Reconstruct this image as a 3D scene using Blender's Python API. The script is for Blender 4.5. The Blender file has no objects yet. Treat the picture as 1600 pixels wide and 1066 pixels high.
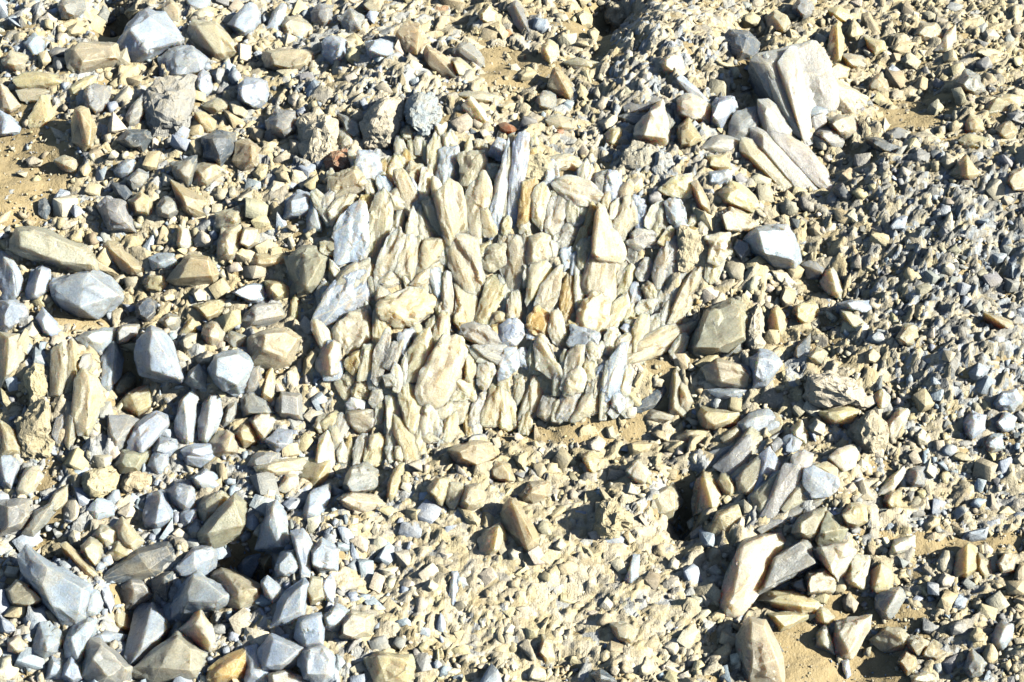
import bpy, bmesh, math, random
import numpy as np
from mathutils import Vector, noise as mnoise

random.seed(7)
RNG = np.random.default_rng(11)
scene = bpy.context.scene
COL = scene.collection

# ---------------------------------------------------------------- camera
PITCH = math.radians(52)
LENS, SENSOR = 60.0, 36.0
DIST = 2.667
CAM = np.array([0.0, -DIST * math.cos(PITCH), DIST * math.sin(PITCH)])
cam_data = bpy.data.cameras.new('camera')
cam_data.lens = LENS
cam_data.sensor_width = SENSOR
cam_data.clip_start = 0.05
cam_data.clip_end = 400
cam = bpy.data.objects.new('camera', cam_data)
cam.location = CAM
cam.rotation_euler = (math.pi / 2 - PITCH, 0, 0)
COL.objects.link(cam)
scene.camera = cam

# ---------------------------------------------------------------- sky and sun
SUN_EL = math.radians(36)
SUN_AZ = math.radians(100)          # clockwise from +Y (the viewing direction): low-ish sun on the right, a little behind the camera
world = bpy.data.worlds.new('World')
scene.world = world
world.use_nodes = True
wn = world.node_tree
bg = wn.nodes['Background']
sky = wn.nodes.new('ShaderNodeTexSky')
sky.sky_type = 'NISHITA'
sky.sun_disc = False
sky.sun_elevation = SUN_EL
sky.sun_rotation = SUN_AZ
sky.altitude = 300
wn.links.new(sky.outputs['Color'], bg.inputs['Color'])
bg.inputs['Strength'].default_value = 0.05
sun_data = bpy.data.lights.new('sun', 'SUN')
sun_data.energy = 5.0
sun_data.angle = math.radians(0.55)
sun_data.color = (1.0, 0.955, 0.84)
sun = bpy.data.objects.new('sun', sun_data)
to_sun = Vector((math.sin(SUN_AZ) * math.cos(SUN_EL), math.cos(SUN_AZ) * math.cos(SUN_EL), math.sin(SUN_EL)))
sun.rotation_euler = to_sun.to_track_quat('Z', 'Y').to_euler()
sun.location = to_sun * 20
COL.objects.link(sun)

vs = scene.view_settings
vs.view_transform = 'Standard'
vs.look = 'None'
vs.exposure = 0.66
vs.gamma = 1.0
vs.use_curve_mapping = False
scene.cycles.max_bounces = 6
scene.cycles.diffuse_bounces = 0
scene.cycles.transmission_bounces = 4
# ---------------------------------------------------------------- survey frame: plan position (u, v in millimetre-like units) <-> world
FPX = 1600 * LENS / SENSOR
SP, CP = math.sin(PITCH), math.cos(PITCH)
FWD = np.array([0.0, CP, -SP])
UPV = np.array([0.0, SP, CP])
TOCAM0 = -FWD

def ray(u, v):
    u = np.asarray(u, float); v = np.asarray(v, float)
    a = (u - 800) / FPX; b = -(v - 533) / FPX
    return np.stack([a, FWD[1] + b * UPV[1], FWD[2] + b * UPV[2]], -1)

def to_uv(x, y, z):
    dy = y - CAM[1]; dz = z - CAM[2]
    w = dy * FWD[1] + dz * FWD[2]
    b = dy * UPV[1] + dz * UPV[2]
    return 800 + FPX * x / w, 533 - FPX * b / w

def sm(a, b, t):
    t = np.clip((t - a) / (b - a), 0, 1)
    return t * t * (3 - 2 * t)

_K = []
for amp, wl, n in ((0.006, 0.33, 6), (0.0035, 0.15, 7), (0.0018, 0.07, 8)):
    for _ in range(n):
        th = RNG.uniform(0, 2 * math.pi)
        k = 2 * math.pi / (wl * RNG.uniform(0.7, 1.4))
        _K.append((amp * 1.4 / math.sqrt(n), k * math.cos(th), k * math.sin(th), RNG.uniform(0, 6.28)))

BUMPS = [  # u, v, ru, rv, height in metres: the lie of the land
    (1050, 150, 95, 75, .060), (620, 190, 130, 80, .030), (250, 130, 160, 90, .018), (1500, 480, 170, 230, .045),
    (60, 300, 90, 60, -.018), (378, 885, 46, 32, -.15), (215, 955, 42, 40, -.09), (70, 850, 55, 20, -.055),
    (200, 600, 34, 45, -.08), (1066, 792, 24, 36, -.09), (180, 60, 32, 26, -.08), (945, 45, 38, 34, -.06), (1160, 130, 22, 30, -.05), (1320, 1030, 120, 70, -.022), (1030, 665, 60, 35, -.022),
    (1240, 460, 70, 40, -.015), (1290, 330, 60, 50, -.020), (1420, 190, 80, 40, -.015), (1270, 790, 110, 90, .035),
    (700, 950, 260, 130, .020), (120, 650, 130, 70, .030), (1310, 640, 90, 60, .018), (480, 920, 80, 120, .020),
    (900, 705, 130, 30, -.015), (950, 90, 40, 45, -.030), (1220, 210, 90, 110, .020),
]

def height(x, y):
    x = np.asarray(x, float); y = np.asarray(y, float)
    u, v = to_uv(x, y, np.zeros_like(x))
    z = np.zeros_like(x)
    wu = 0.80 + 0.20 * sm(300, 700, u) * (1 - sm(1000, 1300, u))
    ledge = 0.05 * (1 - sm(588, 668, v)) + 0.09 * (1 - sm(372, 545, v))
    back = 1 - 0.6 * (1 - sm(-60, 330, v))
    z = z + wu * ledge * back
    for bu, bv, ru, rv, h in BUMPS:
        z = z + h * np.exp(-((u - bu) / ru) ** 2 - ((v - bv) / rv) ** 2)
    for a, kx, ky, ph in _K:
        z = z + a * np.sin(kx * x + ky * y + ph)
    return z

def ground_at(u, v):
    """where the ground lies under plan position (u, v)"""
    d = ray(u, v)
    z = np.zeros(d.shape[:-1])
    for _ in range(14):
        t = (z - CAM[2]) / d[..., 2]
        x = d[..., 0] * t; y = CAM[1] + d[..., 1] * t
        z = 0.45 * z + 0.55 * height(x, y)
    t = (z - CAM[2]) / d[..., 2]
    return np.stack([d[..., 0] * t, CAM[1] + d[..., 1] * t, z], -1)

def normal_at(x, y, e=0.03):
    hx = (height(x + e, y) - height(x - e, y)) / (2 * e)
    hy = (height(x, y + e) - height(x, y - e)) / (2 * e)
    n = np.array([-float(hx), -float(hy), 1.0])
    return n / np.linalg.norm(n)

# ---------------------------------------------------------------- materials
def nd(nt, kind, **kw):
    n = nt.nodes.new(kind)
    for k, v in kw.items():
        if k.startswith('i_'):
            n.inputs[k[2:].replace('_', ' ')].default_value = v
        else:
            setattr(n, k, v)
    return n

def mixrgb(nt, a, b, fac, mode='MIX'):
    m = nt.nodes.new('ShaderNodeMix'); m.data_type = 'RGBA'; m.blend_type = mode
    for sock, val in ((m.inputs['Factor'], fac), (m.inputs[6], a), (m.inputs[7], b)):
        if isinstance(val, bpy.types.NodeSocket): nt.links.new(val, sock)
        elif isinstance(val, (int, float)): sock.default_value = val
        else: sock.default_value = (*val, 1)
    return m.outputs[2]

def ramp(nt, fac, lo, hi, a=0.0, b=1.0):
    m = nt.nodes.new('ShaderNodeMapRange')
    m.inputs[1].default_value = lo; m.inputs[2].default_value = hi
    m.inputs[3].default_value = a; m.inputs[4].default_value = b
    nt.links.new(fac, m.inputs[0])
    return m.outputs[0]

def noise_tex(nt, vec, scale, detail=3.0, rough=0.55):
    n = nt.nodes.new('ShaderNodeTexNoise')
    n.inputs['Scale'].default_value = scale
    n.inputs['Detail'].default_value = detail
    n.inputs['Roughness'].default_value = rough
    nt.links.new(vec, n.inputs['Vector'])
    return n.outputs['Fac']

def scaled(nt, vec, s):
    m = nt.nodes.new('ShaderNodeVectorMath'); m.operation = 'MULTIPLY'
    m.inputs[1].default_value = s
    nt.links.new(vec, m.inputs[0])
    return m.outputs[0]

def stone_material(name, streak, crust, rough_lo, rough_hi, bump, sss, amber=0.0):
    """broken calcite: tint per stone, mottling, streaks along the crystal, sandy crust, grain"""
    mat = bpy.data.materials.new(name); mat.use_nodes = True
    nt = mat.node_tree; L = nt.links
    bs = nt.nodes['Principled BSDF']
    tint = nd(nt, 'ShaderNodeAttribute', attribute_name='tint').outputs['Color']
    loc = nd(nt, 'ShaderNodeAttribute', attribute_name='loc').outputs['Vector']
    n1 = noise_tex(nt, loc, 38, 4, 0.6)
    n2 = noise_tex(nt, loc, 420, 3, 0.65)
    n3 = noise_tex(nt, scaled(nt, loc, (1.0, 0.11, 1.0)), 190, 3, 0.6)
    n0 = noise_tex(nt, loc, 17, 3, 0.6)
    c = mixrgb(nt, tint, (0.40, 0.33, 0.21), ramp(nt, n1, 0.52, 0.80, 0.0, 0.42))
    c = mixrgb(nt, c, (0.68, 0.60, 0.40), ramp(nt, n0, 0.54, 0.72, 0.0, 0.40))
    c = mixrgb(nt, c, (0.30, 0.31, 0.31), ramp(nt, n0, 0.46, 0.28, 0.0, 0.30))
    c = mixrgb(nt, c, (0.86, 0.82, 0.74), ramp(nt, n3, 0.52, 0.80, 0.0, streak))
    c = mixrgb(nt, c, (0.33, 0.30, 0.25), ramp(nt, n3, 0.46, 0.24, 0.0, streak * 0.9))
    if amber:       # iron-stained seams and patches
        n5 = noise_tex(nt, scaled(nt, loc, (1.0, 0.4, 1.0)), 55, 4, 0.65)
        c = mixrgb(nt, c, (0.62, 0.44, 0.19), ramp(nt, n5, 0.54, 0.68, 0.0, amber))
        c = mixrgb(nt, c, (0.86, 0.80, 0.66), ramp(nt, n5, 0.45, 0.33, 0.0, amber))
    geo = nd(nt, 'ShaderNodeNewGeometry')
    sep = nt.nodes.new('ShaderNodeSeparateXYZ'); L.new(geo.outputs['True Normal'], sep.inputs[0])
    n4 = noise_tex(nt, loc, 85, 4, 0.7)
    up = ramp(nt, sep.outputs[2], 0.2, 0.95, 0.0, 1.0)
    mul = nt.nodes.new('ShaderNodeMath'); mul.operation = 'MULTIPLY'
    L.new(up, mul.inputs[0]); L.new(ramp(nt, n4, 0.56 - 0.2 * crust, 0.72, 0.0, 0.25 + 0.6 * crust), mul.inputs[1])
    c = mixrgb(nt, c, (0.66, 0.56, 0.36), mul.outputs[0])
    val = ramp(nt, n2, 0.25, 0.75, 0.72, 1.22)
    c = mixrgb(nt, c, val, 1.0, 'MULTIPLY')
    L.new(c, bs.inputs['Base Color'])
    L.new(ramp(nt, n4, 0.3, 0.7, rough_lo, rough_hi), bs.inputs['Roughness'])
    bs.inputs['Specular IOR Level'].default_value = 0.6
    if sss:
        bs.inputs['Subsurface Weight'].default_value = sss
        bs.inputs['Subsurface Radius'].default_value = (1.0, 0.72, 0.42)
        bs.inputs['Subsurface Scale'].default_value = 0.03
    add = nt.nodes.new('ShaderNodeMath'); add.operation = 'ADD'
    L.new(n2, add.inputs[0]); L.new(ramp(nt, n3, 0.0, 1.0, 0.0, 0.9 + streak), add.inputs[1])
    add2 = nt.nodes.new('ShaderNodeMath'); add2.operation = 'ADD'
    L.new(add.outputs[0], add2.inputs[0]); L.new(ramp(nt, n4, 0, 1, 0, 1.8), add2.inputs[1])
    bp = nt.nodes.new('ShaderNodeBump'); bp.inputs['Strength'].default_value = bump
    bp.inputs['Distance'].default_value = 0.0022
    L.new(add2.outputs[0], bp.inputs['Height']); L.new(bp.outputs['Normal'], bs.inputs['Normal'])
    return mat

MAT_CRYSTAL = stone_material('calcite', 0.18, 0.06, 0.18, 0.5, 0.45, 0.7, 0.10)
MAT_BLADE = stone_material('striated_calcite', 0.42, 0.10, 0.22, 0.55, 0.5, 0.8, 0.45)
MAT_CRUST = stone_material('crusted_calcite', 0.30, 0.85, 0.6, 0.9, 1.0, 0.0)
MAT_CRUST2 = stone_material('cemented_chips', 0.2, 0.35, 0.6, 0.9, 0.8, 0.0, 0.3)
MAT_GRAVEL = stone_material('calcite_gravel', 0.30, 0.12, 0.45, 0.8, 0.5, 0.0)

def sand_material():
    mat = bpy.data.materials.new('desert_sand'); mat.use_nodes = True
    nt = mat.node_tree; L = nt.links
    bs = nt.nodes['Principled BSDF']
    pos = nd(nt, 'ShaderNodeNewGeometry').outputs['Position']
    n1 = noise_tex(nt, pos, 9, 4, 0.6); n2 = noise_tex(nt, pos, 330, 3, 0.7); n3 = noise_tex(nt, pos, 60, 4, 0.65)
    c = mixrgb(nt, (0.52, 0.41, 0.22), (0.46, 0.37, 0.21), ramp(nt, n1, 0.35, 0.65))
    c = mixrgb(nt, c, (0.55, 0.46, 0.29), ramp(nt, n3, 0.5, 0.75, 0, 0.7))
    c = mixrgb(nt, c, (0.36, 0.25, 0.12), ramp(nt, n2, 0.42, 0.25, 0, 0.6))
    c = mixrgb(nt, c, (0.75, 0.68, 0.52), ramp(nt, n2, 0.60, 0.75, 0, 0.6))
    L.new(c, bs.inputs['Base Color'])
    bs.inputs['Roughness'].default_value = 0.95
    bs.inputs['Specular IOR Level'].default_value = 0.15
    add = nt.nodes.new('ShaderNodeMath'); add.operation = 'ADD'
    L.new(n2, add.inputs[0]); L.new(ramp(nt, n3, 0, 1, 0, 2.5), add.inputs[1])
    bp = nt.nodes.new('ShaderNodeBump'); bp.inputs['Strength'].default_value = 0.7; bp.inputs['Distance'].default_value = 0.003
    L.new(add.outputs[0], bp.inputs['Height']); L.new(bp.outputs['Normal'], bs.inputs['Normal'])
    return mat
MAT_SAND = sand_material()
MAT_MATRIX = stone_material('crystal_matrix', 0.5, 0.45, 0.6, 0.9, 1.0, 0.0)

PAL = {
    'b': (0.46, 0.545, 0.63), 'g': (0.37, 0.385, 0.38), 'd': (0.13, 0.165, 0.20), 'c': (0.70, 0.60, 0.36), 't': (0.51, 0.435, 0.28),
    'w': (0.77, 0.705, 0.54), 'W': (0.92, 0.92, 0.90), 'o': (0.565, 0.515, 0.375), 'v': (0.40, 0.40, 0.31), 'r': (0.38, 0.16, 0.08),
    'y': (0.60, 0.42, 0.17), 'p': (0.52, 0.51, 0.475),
}
# ---------------------------------------------------------------- mesh helpers
def set_attrs(me, loc, tint):
    """loc: per-vertex stone coordinates; tint: per-face colour"""
    a = me.attributes.new('loc', 'FLOAT_VECTOR', 'POINT')
    a.data.foreach_set('vector', np.asarray(loc, np.float32).ravel())
    t = me.attributes.new('tint', 'FLOAT_COLOR', 'FACE')
    rgba = np.ones((len(me.polygons), 4), np.float32); rgba[:, :3] = tint
    t.data.foreach_set('color', rgba.ravel())

def np_mesh(name, verts, tris):
    me = bpy.data.meshes.new(name)
    nv, nf = len(verts), len(tris)
    me.vertices.add(nv); me.vertices.foreach_set('co', np.asarray(verts, np.float32).ravel())
    me.loops.add(nf * 3); me.loops.foreach_set('vertex_index', np.asarray(tris, np.int32).ravel())
    me.polygons.add(nf); me.polygons.foreach_set('loop_start', np.arange(0, nf * 3, 3, dtype=np.int32))
    me.update(calc_edges=True)
    return me

def link(name, data, parent=None, **props):
    o = bpy.data.objects.new(name, data)
    COL.objects.link(o)
    if parent is not None: o.parent = parent
    for k, v in props.items(): o[k] = v
    return o
# ---------------------------------------------------------------- the stones
# One line per stone: colour code + shape flags, outline, "|" ridge or top-facet points, "# label ~ short name".
# Plan coordinates: three by three survey squares, 2.961 units to the millimetre.
TILES = {}
TILES[0, 0] = """
b 560,190 600,120 670,50 760,60 850,180 830,215 680,250 610,280 550,240 | 604,140 690,235 832,188 690,75 # big pale blue block with a brown shaded side and a black shadow behind ~ big pale blue block
b 740,270 820,220 880,215 955,270 930,350 870,360 790,370 740,330 | 812,270 900,235 932,330 818,345 # pale blue faceted block resting below the big pale blue block ~ pale blue faceted block
gR 690,420 740,380 830,440 900,370 880,500 850,620 760,640 710,630 680,500 | 790,450 840,560 740,560 # tall fluted grey lump standing below two pale blue blocks ~ tall fluted grey lump
o 310,235 440,195 530,210 550,280 480,310 370,345 320,310 | 345,230 515,215 530,262 385,285 # flat-topped khaki block lying beside the big pale blue block ~ flat-topped khaki block
o 880,150 900,100 1000,110 1110,240 1090,270 990,275 890,190 | 912,122 1000,122 1095,240 1000,245 # smooth khaki slab with a cream edge, above a cream lump ~ smooth khaki slab
o 1230,240 1400,230 1470,250 1440,310 1320,335 1240,310
c 70,370 110,340 250,345 310,360 300,390 200,410 90,400
o 80,420 230,400 260,430 160,470 100,460
c 130,540 190,450 230,450 255,530 220,580 140,590
c 320,410 390,360 440,350 430,390 360,440 330,440
g 395,440 430,390 500,400 510,480 440,525 400,490
t 330,570 350,510 410,510 440,590 430,680 390,695 335,650 | 372,520 420,590 410,670 # upright tan stump of crystal at the edge of the sandy hollow ~ upright tan stump
g 580,550 620,480 660,440 670,520 640,570 600,590
d 545,650 590,605 680,600 700,640 660,700 610,690
b 0,510 60,550 105,590 95,620 0,625
o 0,385 50,430 95,490 50,520 0,510
o 10,280 60,245 130,260 120,320 70,335 20,310
b 115,200 160,155 205,190 195,260 150,260
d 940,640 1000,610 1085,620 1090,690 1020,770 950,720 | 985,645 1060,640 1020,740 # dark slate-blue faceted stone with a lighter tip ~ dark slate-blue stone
t 1095,660 1150,650 1200,690 1180,770 1120,790 1080,740
d 790,760 910,720 900,800 870,860 820,830
t 790,830 870,880 960,930 970,990 900,1000 840,960
o 900,770 1000,760 1040,800 960,860 890,850
b 530,790 560,750 620,740 630,790 570,830
g 590,830 640,780 690,810 680,870 620,880
d 515,850 580,850 610,900 580,930 540,900
g 460,960 500,920 580,940 610,1020 620,1066 500,1066
c 600,930 650,890 700,930 690,1000 620,990
g 720,960 760,910 820,920 830,980 780,1010 730,1000
d 180,930 210,920 235,970 215,1010 180,990
b 245,920 280,880 320,890 310,930 250,970
d 400,960 430,955 475,1000 440,1015
o 250,740 300,720 350,740 350,790 310,790
o 120,740 155,725 195,745 185,770 135,770
b 905,380 940,325 980,360 985,420 950,450 910,420
g 980,340 1020,315 1050,330 1040,380 1000,390
b 1100,420 1140,360 1230,380 1240,440 1210,500 1150,490 1110,460
o 940,490 1010,450 1060,470 1060,510 990,530
o 1060,480 1110,470 1150,510 1130,550 1080,530
c 905,530 950,520 1000,560 990,610 930,590
g 1230,560 1280,510 1360,520 1370,600 1320,640 1250,620
wR 1380,600 1400,550 1470,520 1560,560 1560,640 1540,700 1470,760 1410,740 | 1440,590 1480,540 1540,610 # large whitish weathered block just above the rust-red rock ~ large whitish block
rR 1500,745 1535,708 1600,695 1655,710 1640,770 1560,800 1510,780 # rust-red rough rock, the largest of the reddish stones ~ large rust-red rock
b 1490,200 1530,170 1600,190 1600,270 1540,290 1500,260
b 1060,110 1130,40 1170,20 1200,60 1170,130 1110,160
b 1235,130 1260,60 1300,20 1320,30 1300,130 1260,170
o 1300,110 1330,80 1420,100 1440,150 1380,180 1310,160
g 1440,60 1480,20 1530,40 1540,100 1490,130 1450,100
g 270,20 300,-10 380,-10 390,40 350,90 290,80
o 750,30 790,0 830,40 830,100 790,110 760,70
b 860,-10 970,-10 950,40 890,50
g 440,70 480,30 510,60 500,110 450,110
c 300,140 350,110 400,120 380,160 310,170
w 180,90 220,60 260,90 240,120 190,120
c 580,60 620,20 660,35 650,80 600,90
w 890,60 940,40 980,60 970,90 900,95
b 1320,950 1380,890 1440,900 1450,970 1390,1000 1310,1010
b 1420,1066 1440,930 1480,980 1485,1066
o 1000,990 1100,960 1120,1010 1080,1066 1000,1050
c 1170,800 1200,760 1240,770 1230,830 1190,840
c 1270,800 1310,770 1350,800 1340,850 1290,840
w 1240,870 1270,840 1330,850 1310,890 1250,900
o 1090,920 1150,880 1200,890 1190,930 1110,940
"""
TILES[1, 0] = """
b 130,200 190,180 255,200 260,250 200,270 140,255
t 270,150 320,100 380,140 400,190 360,260 310,240 | 370,150 360,230
t 395,250 410,215 510,280 550,340 530,375 480,350 420,300 | 415,228 520,300 540,355 # long tan slab lying slantwise among gravel near the top ~ slanting tan slab
o 525,280 560,270 625,330 610,365 550,350
g 530,240 560,205 610,200 660,260 670,300 630,310 560,270 | 565,215 640,270 # rounded grey pebble just above the slanting tan slab ~ rounded grey pebble
g 780,40 820,10 850,40 895,155 860,165 810,110 | 815,25 880,150 # long narrow grey crystal splinter lying at the top of the slope ~ long grey splinter
c 650,60 690,30 730,60 720,100 680,115 655,95
c 700,120 740,100 780,150 760,190 720,160
b 895,130 910,85 960,90 975,130 930,160
c 940,210 970,185 1010,210 1015,260 980,290 945,250
c 1100,70 1130,50 1165,70 1165,115 1120,125
oR 1230,60 1260,10 1320,30 1330,100 1290,140 1240,110
c 1150,145 1180,130 1200,150 1190,200 1165,190
o 1040,290 1100,265 1200,290 1170,320 1090,315
t 970,400 1000,320 1050,350 1090,420 1070,465 1020,440 | 1005,330 1060,430 # tan wedge of crystal above an oval brownish pebble ~ tan wedge
g 910,470 950,420 1000,440 1000,500 950,520
c 1095,420 1115,390 1150,430 1140,470 1110,460
c 735,490 780,470 820,480 800,510 750,515
o 960,555 1010,530 1080,550 1090,590 1040,600 980,590 # oval brownish-grey pebble lying close to two small rust-red chips ~ oval brownish pebble
r 740,575 770,565 820,600 800,620 750,605 # small rust-red chip perched on top of the tall striped crystal ~ rust-red chip
r 1000,600 1040,590 1050,625 1010,630 # tiny rust-red chip below the oval brownish pebble ~ tiny rust-red chip
w 570,490 610,450 670,510 690,560 660,570 610,540 | 605,455 640,500 680,560 # cream wedge with a bright lit face and black shadow behind ~ bright cream wedge
o 550,440 610,420 720,440 720,470 640,475
bR 310,560 330,470 380,430 440,450 460,530 430,600 400,635 360,610 # bluish-white crumbly lump beside the big white lump ~ bluish-white crumbly lump
wR 100,570 130,520 210,450 280,460 300,540 260,640 190,690 130,660 | 200,480 150,580 240,600 # big white weathered lump at the crest above the crystal ledge ~ big white lump
g 0,530 50,540 100,590 95,640 60,640 10,580
w 0,600 40,600 80,660 40,690 0,690
o 280,600 330,570 370,620 340,660 290,650
w 1370,620 1440,510 1490,470 1520,560 1530,680 1500,685 1420,650 | 1440,520 1490,490 1515,640 1410,625 # large whitish crystal with a grey notch, beside the splayed crystal fan ~ large whitish crystal
g 1470,580 1490,510 1540,510 1555,570 1520,630 1480,610
c 1230,620 1270,590 1310,600 1310,650 1270,680 1240,650
w 1200,570 1250,530 1290,550 1270,600 1220,610
g 1290,540 1350,520 1410,530 1400,580 1340,580
w 1490,290 1530,250 1590,250 1600,310 1560,340 1510,320
g 1320,490 1400,450 1500,460 1480,500 1390,520 1330,520
g 0,80 50,40 110,80 100,140 40,150
o 110,20 150,-10 200,-10 200,50 150,60
c 830,340 870,310 920,330 900,360 840,370
"""
TILES[2, 0] = """
b 155,560 160,490 200,450 255,450 265,510 200,590
w 0,460 60,440 150,490 135,570 60,560 0,530
t 0,590 50,550 110,640 60,690 0,690
b 0,370 20,350 110,430 150,480 130,500 60,440
c 140,720 220,715 245,780 190,790 140,770
b 140,800 230,785 245,820 190,860 140,850
c 190,900 240,845 310,870 360,950 340,980 260,955 210,940 # cream faceted slab lying below the splayed crystal fan ~ cream faceted slab
o 190,990 240,955 300,990 360,1040 350,1066 220,1066
t 60,850 90,840 140,930 150,990 100,960
d 215,190 240,140 320,150 370,200 350,260 270,280 230,230 | 320,165 300,240 # dark slate block with a bluish lit side above the crystal fan ~ dark slate block
c 690,230 710,130 740,110 765,180 750,280 710,290 | 735,125 745,270 # upright tan shard standing behind the splayed crystal fan ~ upright tan shard
c 690,330 730,295 790,320 780,360 720,370
o 690,370 710,360 790,420 870,450 820,530 740,510 710,440
o 760,250 850,260 890,310 830,320 780,300
o 690,550 740,530 820,540 830,620 770,640 700,580
g 620,620 650,590 740,600 765,660 730,700 660,660
o 400,80 450,50 510,100 490,140 420,140
c 700,50 750,30 810,80 790,110 720,80
c 780,150 810,90 855,150 830,190 790,180
t 850,70 880,60 930,150 900,170 870,120
c 860,170 950,190 960,230 910,260 880,220
c 970,220 1040,190 1090,200 1060,240 1010,250
o 1030,280 1070,245 1120,280 1100,320 1050,310
o 1095,160 1120,110 1190,110 1220,170 1180,200 1120,190
w 1190,230 1240,150 1280,120 1285,190 1250,240 | 1240,165 1275,130 1245,225 # bright cream pointed wedge standing in tan gravel near the top ~ bright pointed wedge
o 870,400 900,360 940,340 970,400 940,435 880,430
b 960,330 990,300 1030,330 1010,360 970,360
g 1290,380 1330,330 1390,350 1420,420 1370,440 1310,420
g 960,620 1000,595 1070,610 1060,640 980,645
d 870,640 930,640 1020,680 990,705 920,695 # long dark pebble lying flat at the edge of a sandy patch ~ long dark pebble
o 1080,630 1140,610 1200,640 1160,660 1090,660
w 935,570 955,545 975,580 955,610
c 1325,600 1350,530 1400,560 1410,600 1370,620
c 1300,650 1350,620 1430,640 1400,690 1330,685
t 1255,805 1335,725 1390,800 1350,830 | 1335,735 1340,810 # tan triangular stone standing on dark fine gravel ~ tan triangular stone
t 1470,600 1530,560 1570,600 1540,650 1480,640
c 1430,490 1490,440 1580,450 1580,500 1510,510 1440,520 # long cream stone lying in a row of tan stones by the edge ~ long cream stone
g 1530,530 1570,510 1610,530 1610,580 1550,570
t 1530,710 1560,660 1610,680 1610,720 1560,730
o 1520,840 1540,790 1610,780 1610,880 1550,880
o 1215,750 1240,710 1290,730 1290,770 1240,785
g 1085,730 1110,690 1160,710 1150,760 1100,770
b 980,1050 1010,1010 1060,1000 1050,1060 990,1066
d 720,870 760,850 800,910 780,930 740,910
g 1380,290 1430,260 1450,300 1410,330
c 1380,240 1420,220 1490,240 1480,270 1410,260
g 530,40 560,-10 620,10 630,60 580,90
c 290,90 330,60 380,80 370,120 310,120
"""
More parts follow.
